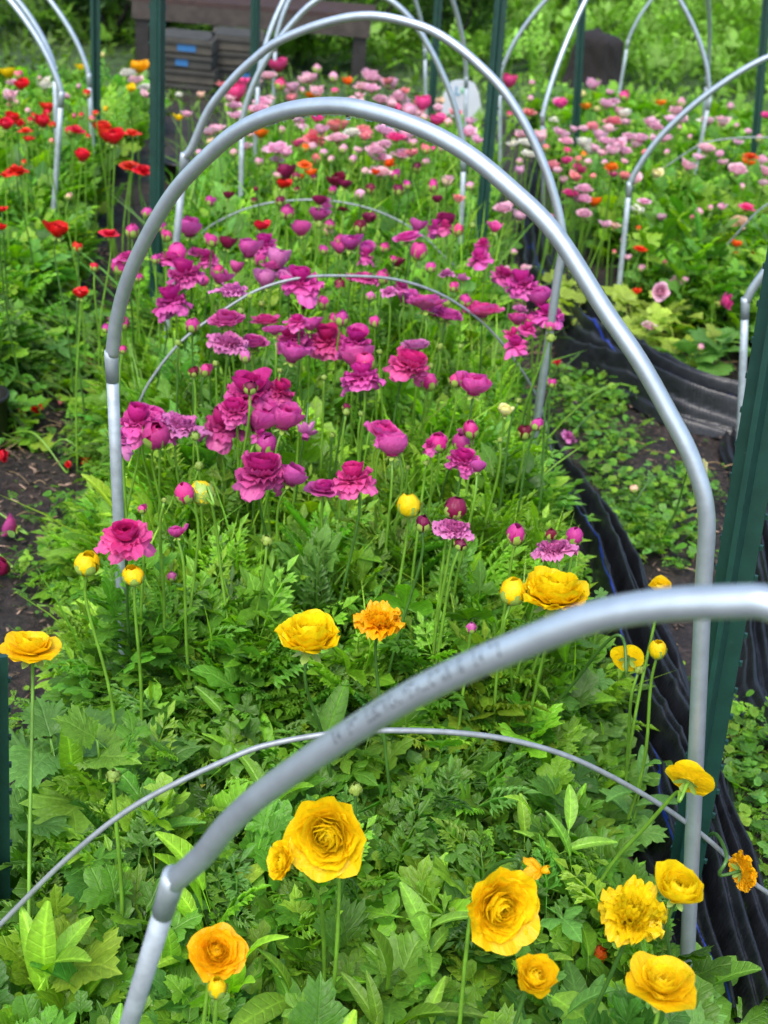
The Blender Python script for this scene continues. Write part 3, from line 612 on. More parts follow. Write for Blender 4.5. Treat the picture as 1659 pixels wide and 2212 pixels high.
rod([(-60, 2060), (0, 1998), (150, 1850), (300, 1735), (500, 1637), (600, 1604), (740, 1582), (870, 1578), (1000, 1584), (1120, 1602), (1250, 1643), (1400, 1722), (1520, 1806), (1620, 1900), (1700, 1985)], (870, 1578), .60, None, 'thin grey rod arching across the foreground behind the nearest hoop', .0040)
rod([(262, 1000), (300, 872), (340, 800), (400, 730), (480, 672), (560, 625), (650, 600), (740, 596), (850, 603), (950, 635), (1040, 695), (1110, 775), (1165, 870), (1190, 970), (1200, 1110)], (740, 596), .62, -.35, 'thin grey rod arching over the magenta rows, peaking behind the tallest magenta bloom', .0038, ((300, 872, .34), (1165, 870, .30)))
rod([(400, 560), (440, 500), (500, 464), (560, 443), (620, 434), (690, 432), (760, 441), (830, 462), (900, 500), (950, 545), (1000, 610)], (690, 432), .60, -.33, 'thin grey rod farther up the middle bed, behind the magenta rows', .0038, ((440, 500, .36), (870, 480, .46)))
rod([(1500, 650), (1525, 600), (1550, 555), (1590, 507), (1625, 468), (1660, 440), (1700, 428), (1760, 430)], (1740, 428), .55, -.25, 'thin grey rod in the right bed beside the peach bloom')
rod([(1390, 395), (1420, 372), (1450, 352), (1475, 335), (1520, 310), (1580, 299), (1660, 297), (1740, 305)], (1640, 297), .55, -.2, 'long faint rod across the far part of the right bed')

# ------------------------------------------------------------------ green steel posts
def t_post(foot_px, top_px, L, yaw, label, k=1.0, phi=None):
    f = atz(foot_px[0], foot_px[1], 0); q = atplane(top_px[0], top_px[1], f, -YAW if phi is None else phi); d = (q-f)/np.linalg.norm(q-f)
    t = empty('steel_post', f, label, 'post', 'green steel posts standing in the beds')
    yaw += math.pi; x = np.array([math.cos(yaw), math.sin(yaw), 0]); x -= d*(x @ d); x /= np.linalg.norm(x); y = np.cross(d, x)
    prof = [(-.024, -.004), (-.021, -.007), (.021, -.007), (.024, -.004), (.024, 0), (.005, .003), (.0035, .030), (-.0035, .030), (-.005, .003), (-.024, 0)]
    n = len(prof); Vs = []; hs = [-.25, 0, L*.25, L*.5, L*.75, L]
    for h in hs: Vs += [f+d*h+x*a_*k+y*b_*k for a_, b_ in prof]
    F = [np.array([[i*n+j, i*n+(j+1) % n, (i+1)*n+(j+1) % n, (i+1)*n+j] for i in range(len(hs)-1) for j in range(n)]), np.array([np.arange(n)[::-1], np.arange(n)+(len(hs)-1)*n])]
    s = MB(); s.add(np.array(Vs), F); h = .15
    while h < L-.02:
        c = f+d*h-y*.0075*k; R_ = np.array([x, y, d]).T
        s.box(c, (.0545*k, .006, .008), R_); h += .053
    s.build('rail', M['post'], t, smooth=False)
    a_ = MB(); R_ = np.array([x, y, d]).T; a_.box(f-d*.12-y*.012, (.09, .004, .14), R_); a_.build('anchor_plate', M['post'], t, False)
    return t
t_post((1462, 1985), (1688, 640), 1.55, -.55, 'near green post leaning right beside the large hoop, largest of the posts', 1.2)
t_post((338, 770), (341, 0), 1.75, .35, 'tall green post left of centre in front of the wooden table')
t_post((1026, 650), (1082, 0), 1.85, -.35, 'tall green post right of centre, hoops crossing in front of it')
t_post((208, 420), (205, 0), 1.6, -.2, 'thin green post at the upper left among red flowers')
t_post((547, 400), (552, 0), 1.6, .3, 'thin green post in front of the crates and table')
t_post((926, 330), (947, 0), 1.6, -.2, 'thin dark green post just left of the white board')
t_post((1238, 400), (1258, 0), 1.7, .2, 'thin dark green post in front of the stump')
t_post((1622, 430), (1657, 0), 1.7, -.2, 'dark green post at the upper right edge, leaning right')
t_post((-9, 2075), (-22, 1400), .62, .2, 'green post cut by the lower left edge of the picture')

# ------------------------------------------------------------------ black cloth
def cloth(name, px, hw, h, label, seed, stripe, rib=5.0, n_t=110):
    rs = np.random.RandomState(seed); C = catmull([atz(u, v, 0) for u, v in px], 22); d = np.concatenate([[0], np.cumsum(np.linalg.norm(np.diff(C, axis=0), axis=1))])
    T = np.gradient(C, axis=0); T /= np.linalg.norm(T, axis=1)[:, None]; Nn = np.stack([-T[:, 1], T[:, 0], 0*T[:, 0]], -1)
    k = np.linspace(0, 1, len(hw)); HW = np.interp(d/d[-1], k, hw); HH = np.interp(d/d[-1], np.linspace(0, 1, len(h)), h); t = np.linspace(-1, 1, n_t)
    s = d[:, None]; tt = t[None]; ph = rs.rand(8)*6.28
    edge = 1+.13*np.sin(s*9+ph[0])+.08*np.sin(s*23+ph[1]); edge2 = 1+.13*np.sin(s*8+ph[2])+.08*np.sin(s*19+ph[3])
    off = tt*HW[:, None]*np.where(tt < 0, edge, edge2)
    prof = (1-np.abs(tt)**2.6)
    warp = tt*rib+.7*np.sin(s*2.6+ph[4])+.28*np.sin(s*7+tt*2+ph[5]); f1 = np.abs(np.sin(warp*1.9))**.9; f2 = np.abs(np.sin(warp*4.1+s*1.6+ph[6]))**.8; f3 = 1-np.abs(np.sin(s*16+tt*5+2*np.sin(s*7+ph[7])))
    Z = .006+prof*HH[:, None]*(.18+.82*f1)+prof*HH[:, None]*.28*f2+prof*HH[:, None]*.10*f3**2+.003*rs.rand(*f1.shape)*prof
    P = C[:, None]+Nn[:, None]*off[..., None]; P[..., 2] = Z+.004; m_ = len(C)
    uv = np.stack([np.broadcast_to(s, Z.shape), off*1.6, (np.abs(tt-stripe-.10*np.sin(s*2.2)) < .012)*1.0+0*s], -1)
    a_ = np.arange(m_-1)[:, None]*n_t+np.arange(n_t-1)[None]; F = np.stack([a_, a_+1, a_+1+n_t, a_+n_t], -1).reshape(-1, 4)
    me = mesh_np(name, P.reshape(-1, 3), F, {'uvc': uv.reshape(-1, 3)}); o = link(name, me, None, M['cloth']); return tag(o, label, 'cloth', 'pieces of black ground cloth on the paths')
cloth('woven_cloth', [(1168, 960), (1195, 1050), (1262, 1170), (1320, 1300), (1375, 1440), (1422, 1600), (1490, 1800), (1560, 2000), (1640, 2260)], [.05, .085, .10, .105, .11, .115, .12], [.05, .10, .11, .10, .10, .09], 'long strip of crumpled black woven cloth along the right edge of the middle bed', 3, -.55, 3.0)
cloth('woven_cloth', [(1160, 370), (1140, 480), (1165, 590), (1215, 690), (1290, 785), (1390, 862), (1490, 905), (1600, 928), (1720, 935)], [.05, .05, .07, .10, .12, .125, .12], [.07, .07, .07, .09, .12, .135, .13], 'bulky heap of folded black cloth winding in front of the right bed', 8, -.35, 3.2)
cloth('woven_cloth', [(1585, 950), (1625, 1060), (1655, 1250), (1675, 1450), (1700, 1650)], [.05, .09, .10, .10], [.03, .06, .06, .05], 'piece of black cloth behind the near green post at the right edge', 12, .3, 3.5)

# ------------------------------------------------------------------ things at the back
M['wood'] = plain('weathered_wood', (.042, .033, .027), .75, 0, 14, .45, .5, .006)
M['darkwood'] = plain('dark_wet_wood', (.014, .011, .010), .6, 0, 12, .45, .6, .01)
M['redwood'] = plain('reddish_wood', (.036, .018, .015), .7, 0, 12, .4, .4, .006)
M['crate'] = plain('grey_brown_crate', (.062, .055, .042), .7, 0, 10, .35, .4, .004)
M['crate2'] = plain('grey_brown_crate_dark', (.036, .036, .030), .7, 0, 10, .3, .4, .004)
M['blue'] = plain('blue_label', (.02, .12, .30), .5, 0, 20, .1)
M['black'] = plain('black_plastic', (.010, .010, .011), .4, 0, 20, .2)
M['white'] = plain('white_plastic', (.48, .52, .56), .5, 0, 8, .06)
FR, FL = atz(771, 188, 0), atz(310, 150, 0)
tv = (FR-FL)/np.linalg.norm(FR-FL); tp = math.atan2(tv[1], tv[0]); nv = np.array([-tv[1], tv[0], 0])
zr = atplane(560, 38, FR, tp)[2]; TR = rotz(tp)
tb = empty('wooden_table', (FL+FR)/2, 'weathered wooden table with dark legs standing behind the flower beds', 'table')
for p in (FR, FL, FR+nv*.55, FL+nv*.55): MB().box(p+np.array([0, 0, zr/2]), (.10, .09, zr), TR).build('leg', M['darkwood'], tb, False)
Lt = np.linalg.norm(FR-FL)
MB().box((FL+FR)/2-nv*.052+np.array([0, 0, zr-.01]), (Lt+.14, .035, .12), TR).build('apron', M['wood'], tb, False)
MB().box((FL+FR)/2+nv*.60+np.array([0, 0, zr-.01]), (Lt+.14, .035, .12), TR).build('apron', M['wood'], tb, False)
pl_ = MB()
for i in range(4): pl_.box((FL+FR)/2+nv*(.012+i*.176)+np.array([0, 0, zr+.069]), (Lt+.22, .165, .035), TR)
pl_.build('top', M['redwood'], tb, False)
# crates in two stacks under the table
def crate(c, rz, sz, matl, label_u, labelpos, text):
    t = empty('hive_box', c, text, 'crate', 'stacked wooden crates under the table'); Rz = rotz(rz); w, d_, h = sz; th = .02
    b_ = MB(); C0 = np.asarray(c)+np.array([0, 0, h/2])
    for dx, dy, sx, sy in ((0, -d_/2+th/2, w, th), (0, d_/2-th/2, w, th), (-w/2+th/2, 0, th, d_-2*th-.002), (w/2-th/2, 0, th, d_-2*th-.002)): b_.box(C0+Rz @ np.array([dx, dy, 0]), (sx, sy, h-.012), Rz)
    b_.build('body', matl, t, False)
    r_ = MB()
    r_.box(C0+Rz @ np.array([0, -d_/2-.008, h/2-.02]), (w+.02, .014, .022), Rz); r_.box(C0+Rz @ np.array([0, 0, h/2-.001]), (w-.05, d_-.05, .006), Rz); r_.build('rim', M['crate2'], t, False)
    if label_u: MB().box(C0+Rz @ np.array([labelpos, -d_/2-.003, -.004]), (label_u, .004, h*.55), Rz).build('paper_label', M['blue'], t, False)
c1 = atz(400, 212, 0); c2 = atz(500, 208, 0); ords = ['lowest', 'second', 'third', 'topmost']
for i in range(4): crate(c1+np.array([rnd(-.01, .01), .235, i*.096]), -.06+rnd(-.04, .04), (.40, .45, .095), M['crate'] if i % 2 else M['crate2'], [0, 0, .085, .125][i], [0, 0, .0, .03][i], f'{ords[i]} crate of the left stack under the table' + (' with a blue label' if i > 1 else ''))
for i in range(4): crate(c2+np.array([rnd(-.01, .01)+.02, .28, i*.098]), .08+rnd(-.04, .04), (.36, .45, .097), M['crate'] if i != 1 else M['crate2'], [0, .12, 0, 0][i], [0, .08, 0, 0][i], f'{ords[i]} crate of the right stack under the table' + (' with a blue label' if i == 1 else ''))
# stump
def trunkpiece(c, ax, L, r0, r1, seed, name, parent, top_cut=.0):
    rs = np.random.RandomState(seed); n, m_ = 22, 40; ax = np.array(ax)/np.linalg.norm(ax); x = np.cross(ax, [0, 1, 0]); x /= np.linalg.norm(x); y = np.cross(ax, x); V = []
    pr = 1+.10*np.sin(np.arange(m_)*2*np.pi/m_*5+rs.rand()*6)+.06*np.sin(np.arange(m_)*2*np.pi/m_*11+rs.rand()*6)+.05*rs.randn(m_)
    for i in range(n):
        s = i/(n-1); rr = (r0+(r1-r0)*s)*(1+.05*math.sin(s*9))*(1 if s < .88 else math.sqrt(max(.02, 1-((s-.88)/.12)**2)))
        for j in range(m_):
            a_ = 2*math.pi*j/m_; q = rr*pr[j]*(1+.03*math.sin(s*17+j)); V.append(np.asarray(c)+ax*L*s*(1+top_cut*math.cos(a_)*s)+x*q*math.cos(a_)+y*q*math.sin(a_))
    k = np.arange(m_); F = [np.array([[i*m_+j, i*m_+(j+1) % m_, (i+1)*m_+(j+1) % m_, (i+1)*m_+j] for i in range(n-1) for j in range(m_)]), ((n-1)*m_+k)[None]]
    return link(name, mesh_np(name, np.array(V), F), parent, M['bark'])
m, nt, b, out = mat('dark_bark'); n1 = noise(nt, 9, 8, .7); sc_ = N(nt, 'ShaderNodeMapping'); sc_.inputs['Scale'].default_value = (6, 6, 1)
nt.links.new([l for l in nt.links if l.to_node == n1][0].from_socket, sc_.inputs[0]); nt.links.new(sc_.outputs[0], n1.inputs['Vector'])
cb = ramp(nt, [(.3, (.004, .003, .003)), (.6, (.016, .011, .010)), (.8, (.040, .032, .032))], n1.outputs['Fac']); nt.links.new(cb.outputs[0], b.inputs['Base Color']); b.inputs['Roughness'].default_value = .75; bump(nt, b, n1.outputs['Fac'], 1, .03); M['bark'] = m
sp_ = atz(1300, 214, 0); stp = empty('tree_stump', sp_, 'dark brown broken tree stump behind the right bed', 'stump')
trunkpiece(sp_+np.array([-.02, 0, -.05]), (-.12, 0, 1), .56, .18, .155, 4, 'trunk', stp, .05)
trunkpiece(sp_+np.array([-.25, .05, -.05]), (.16, .05, 1), .40, .11, .09, 9, 'side_trunk', stp, .2)
# white board on a black foot
wb = atz(992, 262, 0); t = empty('white_board', wb, 'rounded white board with a faint blue and green emblem on a black foot', 'sign')
O = [(-.17, .03), (.17, .03), (.175, .07), (.13, .22), (.09, .285), (.04, .30), (-.04, .30), (-.09, .285), (-.14, .20), (-.175, .07)]
Vb = np.array([[a_*.88, y_, z_*.9] for y_ in (0, .03) for a_, z_ in O])+wb; n_ = len(O)
link('panel', mesh_np('panel', Vb, [np.array([[i, (i+1) % n_, n_+(i+1) % n_, n_+i] for i in range(n_)]), np.array([np.arange(n_)[::-1], np.arange(n_)+n_])], smooth=False), t, M['white'])
MB().box(wb+np.array([0.02, .02, .014]), (.32, .10, .028)).build('foot', M['black'], t, False)
e = MB(); e.box(wb+np.array([-.045, -.003, .205]), (.012, .004, .055)).box(wb+np.array([-.03, -.003, .178]), (.03, .004, .010)); e.build('emblem', plain('blue_print', (.10, .28, .42), .5), t, False)
V, F = sphere(wb+np.array([.0, -.002, .205]), .017, sq=(1, .15, 1.2)); MB().add(V, F).build('emblem_dot', plain('green_print', (.22, .48, .30), .5), t)
# black tubs
def tub(c, r, h, label, cat='tub'):
    t = empty('plastic_tub', c, label, cat); prof = [(r*.80, 0), (r, h), (r*1.07, h), (r*1.07, h+.012), (r*.95, h+.012), (r*.76, .012), (0.001, .012)]; m_ = 28; V = []
    for rr, z in prof: V += [[c[0]+rr*math.cos(2*math.pi*j/m_), c[1]+rr*math.sin(2*math.pi*j/m_), z] for j in range(m_)]
    F = np.array([[i*m_+j, i*m_+(j+1) % m_, (i+1)*m_+(j+1) % m_, (i+1)*m_+j] for i in range(len(prof)-1) for j in range(m_)]); link('shell', mesh_np('shell', np.array(V), F), t, M['black']); return t
tub(atz(392, 392, 0), .105, .10, 'low black plastic tub on the path behind the second hoop')
tub(atz(-32, 965, 0), .075, .16, 'black pot cut by the left edge beside fallen red flowers', 'pot')

# shrubs and the weedy bank
QD = [(np.array([[0, 0, 0], [.22, .5, .06], [0, 1, -.1], [-.22, .5, .06]]), np.array([[0, 1, 2], [0, 2, 3]]), np.array([.85, 1, 1.1, 1.0]))]
def shrub(c, rx, rz_, n, size, col, label, seed, zc=None, name='shrub', group='shrubs beyond the flower beds'):
    rs = np.random.RandomState(seed); t = empty(name, (c[0], c[1], c[2]), label, 'tree' if name == 'tree' else 'shrub', group); zc = rz_*.95 if zc is None else zc
    cen = np.array([c[0], c[1], c[2]+zc]); bl = rs.randn(26, 3); bl /= np.linalg.norm(bl, axis=1)[:, None]; bl *= (.35+.6*rs.rand(26, 1))*np.array([rx, rx*.8, rz_]); br = (.22+.22*rs.rand(26))*rx
    i = rs.randint(0, 26, n); d = rs.randn(n, 3); d /= np.linalg.norm(d, axis=1)[:, None]; P = cen+bl[i]+d*(br[i]*rs.rand(n)**.4)[:, None]; P[:, 2] = np.maximum(P[:, 2], c[2]+.02)
    cc = np.array(col)*(1+.3*rs.randn(n, 1)).clip(.3, 1.9)*(.7+.6*rs.rand(26)[i])[:, None]
    V, F, C, U = scatter(QD, P, rs.uniform(.6, 1.3, n)*size, rs.rand(n)*6.28, rs.uniform(-.5, 1.0, n), rs.uniform(-.8, .8, n), cc)
    link('crown', mesh_np('crown', V, F, {'col': C, 'luv': U*0+5}), t, M['leaf_far'])
    tr_ = MB()
    for k in range(5):
        e = cen+bl[k]*.7; Vt, Ft = tube(catmull([np.array([c[0], c[1], c[2]-.05])+rs.randn(3)*[.04, .04, 0], (np.array(c)+e)/2+rs.randn(3)*.08, e], 5), np.linspace(.035, .012, 11)*rx, 7); tr_.add(Vt, Ft)
    tr_.build('trunk', M['bark'], t)
DK, MD, BRT = (.032, .090, .014), (.08, .20, .02), (.13, .27, .03)
def gp(u, y): # ground point seen at pixel column u on the line y = const
    x = (u-PW/2)/FPX*y+math.tan(YAW)*y; return np.array([x, y, float(hill(x, y))])
SH = [(gp(60, 11.0), .75, .85, 9000, .055, DK, 'dark green shrub at the top left corner behind the hoops'), (gp(175, 10.6), .60, .62, 8000, .05, (.035, .095, .018), 'dark shrub left of the thin upper left post'), (gp(275, 10.8), .55, .75, 7000, .05, MD, 'mid green shrub left of the wooden table'),
      (gp(430, 11.2), .85, .8, 9000, .05, (.016, .04, .01), 'shrub behind the table and crates, coloured very dark for the shade under the table'), (gp(690, 11.3), .75, .7, 8000, .05, MD, 'leafy green shrub seen under the right end of the table'), (gp(880, 11.3), .55, .6, 7000, .05, (.05, .12, .02), 'shrub between the table and the white board'),  # first shrub's near-black green stands in for the shade under the table
      (gp(1010, 13.5), .9, .8, 7000, .06, DK, 'dark shrub above the white board'), (gp(1420, 15.5), 1.1, .7, 8000, .07, (.05, .12, .02), 'dark green shrub above the stump'), (gp(1560, 14.5), .6, .6, 6000, .06, MD, 'round shrub near the top right corner'), (gp(1190, 16.5), 1.0, .6, 6000, .07, MD, 'low shrub at the top between the two right posts'),
      (gp(-150, 10.5), .9, 1.0, 6000, .06, DK, 'dark shrub beyond the left edge of the view')]
for i, a_ in enumerate(SH): shrub(a_[0], a_[1], a_[2], a_[3], a_[4], a_[5], a_[6], 20+i)
for i in range(7):
    x = -9+i*3.6+rnd(-.5, .5); y = 20+rnd(-1.5, 1.5); w_ = ['leftmost', 'second', 'third', 'fourth', 'fifth', 'sixth', 'rightmost'][i]
    shrub(np.array([x, y, float(hill(x, y))]), 2.2, 2.2, 5000, .17, MD if i % 2 else DK, f'{w_} tree of the row at the far end of the bank', 60+i, 2.6, 'tree', 'trees closing the far end of the garden')
st = Stuff()
okm = lambda x, y: np.ones(len(x), bool)
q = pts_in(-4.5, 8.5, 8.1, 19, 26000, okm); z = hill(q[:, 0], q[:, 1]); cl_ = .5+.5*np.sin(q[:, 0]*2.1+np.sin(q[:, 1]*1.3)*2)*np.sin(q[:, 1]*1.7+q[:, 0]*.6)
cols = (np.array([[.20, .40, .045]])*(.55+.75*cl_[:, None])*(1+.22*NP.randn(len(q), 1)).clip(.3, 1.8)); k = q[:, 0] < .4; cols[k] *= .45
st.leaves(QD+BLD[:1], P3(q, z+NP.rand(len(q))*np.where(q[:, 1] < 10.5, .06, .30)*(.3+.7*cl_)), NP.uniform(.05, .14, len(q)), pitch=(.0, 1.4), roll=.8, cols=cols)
q = pts_in(-3, 7.5, 8.1, 17, 9000, okm); q = q[q[:, 1] > 10.3]; z = hill(q[:, 0], q[:, 1]); st.leaves(FRN, P3(q, z+NP.rand(len(q))*.2), NP.uniform(.12, .26, len(q)), pitch=(.3, 1.5), roll=.8, cols=np.array([[.16, .34, .035]])*(1+.25*NP.randn(len(q), 1)).clip(.4, 1.7))
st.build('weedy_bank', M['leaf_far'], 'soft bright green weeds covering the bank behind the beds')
# ------------------------------------------------------------------ ranunculus blooms (unit width, base at the origin, facing +Z)
def petal(phi, L, W, th0, th1, p, r0, ruf, nu, nv, rs, tval, k=5.0, z0=0):
    v = np.linspace(0, 1, nv); u = np.linspace(-1, 1, nu); th = th0+(th1-th0)*v**p; d = L/(nv-1)
    rho = r0+np.concatenate([[0], np.cumsum(np.cos((th[1:]+th[:-1])/2)*d)]); z = z0+np.concatenate([[0], np.cumsum(np.sin((th[1:]+th[:-1])/2)*d)])
    w = W*1.12*np.sin(np.pi*(v*.60+.10))**.6
    vv, uu = np.meshgrid(v, u, indexing='ij'); rr = np.repeat(rho[:, None], nu, 1); zz = np.repeat(z[:, None], nu, 1); lat = uu*w[:, None]
    short = 1-.24*np.abs(uu)**2.4*vv**2; s_ph = rs.rand()*6; k = k*(.8+.4*rs.rand())
    wob = ruf*np.sin(uu*k+s_ph+vv*2)*vv**1.5+ruf*.4*np.sin(uu*k*2.3+s_ph*2)*vv**3
    Rw = np.maximum(rr, .10); a = np.clip(lat/Rw, -1.5, 1.5)
    thm = np.repeat(th[:, None], nu, 1)
    x = (rr-Rw+Rw*np.cos(a))+(-np.sin(thm))*wob; y = Rw*np.sin(a); zz = zz*short+np.cos(thm)*wob; x = r0+(x-r0)*short
    c, s = math.cos(phi), math.sin(phi); V = np.stack([x*c-y*s, x*s+y*c, zz], -1).reshape(-1, 3)
    i = np.arange(nv-1)[:, None]*nu+np.arange(nu-1)[None]; F = np.stack([i, i+1, i+1+nu, i+nu], -1).reshape(-1, 4)
    return V, F, np.column_stack([np.clip(tval+.16*(vv.ravel()-.5), 0, 1), uu.ravel()*.5+.5+phi, vv.ravel()])
def bloom_mesh(kind, seed, lod):
    rs = np.random.RandomState(seed*7+13); nu, nv = ((9, 10), (5, 7), (3, 5))[lod]; mb = MB()
    def layer(n, L, W, t0, t1, p, r0, ruf, tv, jit=.12, z0=0, drop=0, k=5):
        o = rs.rand()*6.28
        for i in range(n):
            if rs.rand() < drop: continue
            mb.add(*petal(o+2*math.pi*i/n+rs.randn()*jit, L*(1+rs.randn()*jit*.6), W*(1+rs.randn()*jit*.5), R(t0), R(t1)*(1+.10*rs.randn()), p, r0, ruf, nu, nv, rs, tv, k, z0))
    K = {0: 1.0, 1: .75, 2: .5}[lod]
    if lod == 2 and kind in ('rose', 'frill', 'cup', 'open'):
        e_ = dict(rose=100, frill=125, cup=78, open=120)[kind]+12*(seed % 3)
        for i in range(5):
            f = i/4; layer(6, .24+.24*f, .13+.11*f, 8, 165-e_*f**1.4, .85, .01, .055, .15+.8*f, .3, 0, .12, 9)
    elif kind == 'rose':
        n = max(4, int(11*K))
        for i in range(n):
            f = i/(n-1); layer(5+int(3*f), .16+.36*f, .12+.19*f, 14, 165-(132+8*(seed % 3))*f**1.25, .9-.25*f, .01, .010+.024*f, f, .14, k=6)
    elif kind == 'skirt':
        n = max(3, int(7*K))
        for i in range(n):
            f = i/(n-1); layer(4+i % 2, .16+.21*f, .12+.13*f, 18, 158-(60+12*(seed % 3))*f**1.4, .85, .01, .018, f*.45, .18)
        for q_ in range(4): layer(6, .35+.035*q_, .17+.012*q_, 8-4*q_, 48-30*q_-8*(seed % 4), .8, .02, .05, .62+.1*q_, .3, 0, .1, 9)
        layer(2+seed % 3, .45, .20, -8, -60-10*(seed % 3), .9, .03, .06, 1.0, .4, 0, 0, 9)
    elif kind == 'cup':
        n = max(3, int(7*K))
        for i in range(n):
            f = i/(n-1); layer(4+int(2*f), .2+.24*f, .14+.15*f, 8, 160-(64+10*(seed % 3))*f**1.5, .8, .01, .014+.022*f, f*.8, .18)
    elif kind == 'bud':
        n = max(3, int(4*K)+1)
        for i in range(n):
            f = i/(n-1); layer(4, .36+.12*f, .15+.06*f, -10, 172-14*f, .85, .01, .004, f*.6)
    elif kind == 'frill':
        n = max(4, int(9*K))
        for i in range(n):
            f = i/(n-1); layer(6+int(2*f), .17+.34*f, .10+.10*f, 22, 140-165*f**.95, .8, .02, .035+.02*f, .25+.7*f, .25, k=9)
    elif kind == 'open':
        n = max(3, int(5*K))
        for i in range(n):
            f = i/(n-1); layer(5, .22+.28*f, .14+.24*f, 12, 118-108*f, .75, .015, .022, .2+.75*f, .2)
    elif kind == 'wilt':
        layer(5, .3, .12, 20, 110, .8, .01, .03, .3, .3); layer(6, .46, .13, -10, -80, .8, .02, .06, .95, .4); layer(4, .4, .1, 10, -50, .8, .02, .06, .7, .4)
    V = np.concatenate(mb.V); r = np.percentile(np.hypot(V[:, 0], V[:, 1]), 97); V = V*(.5/r); A = np.concatenate(mb.A)
    me = mesh_np('bloom', V, [np.concatenate(f) for f in mb.F.values()], {'tuv': A}); me.materials.append(YEL)
    zz = V[:, 2]; return me, (np.percentile(zz, 2)+np.percentile(zz, 98))/2, np.percentile(zz, 2)
CACHE = {}
def get_bloom(kind, var, lod):
    k = (kind, var, lod)
    if k not in CACHE: CACHE[k] = bloom_mesh(kind, var+hash_kind(kind), lod)
    return CACHE[k]
def hash_kind(k): return sum(ord(c) for c in k)
def calyx_mesh(closed):
    mb = MB(); rs = np.random.RandomState(3)
    for i in range(5): mb.add(*petal(2*math.pi*i/5,   .92 if closed else .40, .20 if closed else .09, R(-14), R(104) if closed else R(-35), .8, .02, .006, 3, 5, rs, .5))
    V, F = sphere((0, 0, -.01), .055, 5, 8, (1, 1, .8)); mb.add(V, F)
    me = mesh_np('calyx', np.concatenate(mb.V), [np.concatenate(f) for f in mb.F.values()]); me.materials.append(M['sepal']); return me
CAL = {True: calyx_mesh(True), False: calyx_mesh(False)}
FORM = dict(rose='full bloom', skirt='skirted bloom', cup='cupped bloom', bud='round bud', frill='frilled bloom', open='open bloom', wilt='wilted bloom')
FLOW = []
def flower(u, v, w, kind='cup', shade='pink', z=None, tilt=None, az=None, base=None, path=None, label=None, asp=1.0, group=None, lod=None, nostem=False, lean=None):
    z = (rnd(.53, .64)) if z is None else z
    P = atz(u, v, z); dep = proj(P)[2]; D = w*dep/FPX*(1 if kind == 'bud' or w < 34 else .86 if w > 145 or kind != 'skirt' else .87)
    if kind == 'bud': asp = asp*rnd(.95, 1.25)
    elif w < 45 and path is None: asp = asp*(rnd(.85, 1.05) if kind in ('cup', 'open') else rnd(1.05, 1.5))
    tilt = rnd(2, 26) if tilt is None else tilt; az = rnd(-110, 110) if az is None else az
    if path is None and lod != 9 and z > .2 and tilt < 60: tilt = tilt*.6 if tilt > 28 else tilt*.4
    if shade in ('magenta', 'crimson', 'mauve', 'plum') and kind != 'bud' and z > .3 and label is None and tilt < 60: tilt, az = rnd(2, 22), 180+rnd(-80, 80); asp = asp*1.08
    t_, a_ = R(tilt), R(az); ax = np.array([math.sin(t_)*math.sin(a_), -math.sin(t_)*math.cos(a_), math.cos(t_)])
    if lod is None: lod = 0 if w > 62 else (1 if w > 34 else 2)
    me, zc, zb = get_bloom(kind, random.randrange(7), lod); org = P-ax*zc*D*asp; zc0 = org+ax*zb*D*asp*.3
    if base is not None: B = atz(base[0], base[1], .02)
    elif z < .2: B = np.array([P[0]-rnd(.1, .3)*(1 if P[0] < 0 else -1), P[1]+rnd(.05, .2), .03])
    else: B = np.array([P[0]+rnd(-.05, .05)-ax[0]*.06, P[1]+rnd(-.03, .10)-ax[1]*.05, 0.0])
    root = empty(KNAME[shade], B, label, 'flower'); root['_f'] = 1
    b_ = bpy.data.objects.new('bloom' if not (kind == 'bud') else 'bud', me); SC.collection.objects.link(b_); b_.parent = root
    q = Vector(ax).to_track_quat('Z', 'Y'); b_.rotation_mode = 'QUATERNION'; b_.rotation_quaternion = q @ Vector((0, 0, 1)).rotation_difference(Vector((0, 0, 1))) ; b_.location = Vector(org-B)
    from mathutils import Quaternion
    b_.rotation_quaternion = q @ Quaternion((0, 0, 1), rnd(0, 6.28)); b_.scale = (D, D, D*asp)
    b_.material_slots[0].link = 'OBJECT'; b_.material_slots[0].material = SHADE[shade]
    if w > 22 or kind == 'bud' and w > 11:
        c_ = bpy.data.objects.new('calyx', CAL[kind == 'bud']); SC.collection.objects.link(c_); c_.parent = root; c_.rotation_mode = 'QUATERNION'; c_.rotation_quaternion = q
        s_ = D*(1.06 if kind == 'bud' else .85); c_.location = Vector(org+ax*(-.01 if kind == 'bud' else -.02)*D-B); c_.scale = (s_, s_, s_*(1 if kind != 'bud' else asp))
    if not nostem:
        if path: pts = [B if base is not None else atz(*path[0])]+[atz(*p) for p in (path if base is not None else path[1:])]+[org-ax*.035, org]
        elif z < .2: pts = [B, (B+org)/2+np.array([0, 0, .05]), org-ax*.03, org]
        else:
            mid = (B+org)/2+np.array([rnd(-.02, .02), rnd(-.015, .015), 0]); pts = [B, mid, org-ax*min(.07, .12*org[2]), org]
        if base is None and path: root.location = [float(c) for c in pts[0]]; b_.location = Vector(org-pts[0]); [setattr(c, 'location', Vector(org-ax*.015*D-pts[0])) for c in root.children if c.name.startswith('calyx')]
        r = .0027 if dep < 2.6 else .0026; V, F = tube(catmull(pts, 5), np.linspace(r*1.25, r*.9, len(catmull(pts, 5))), 7 if dep < 3 else 5)
        s_ = link('stem', mesh_np('stem', V, F), root, M['stem'] if random.random() < .7 else M['stem_dark'])
    FLOW.append(dict(o=root, u=u, v=v, w=w, kind=kind, shade=shade, label=label, fallen=z < .2))
    return root
Fw = flower
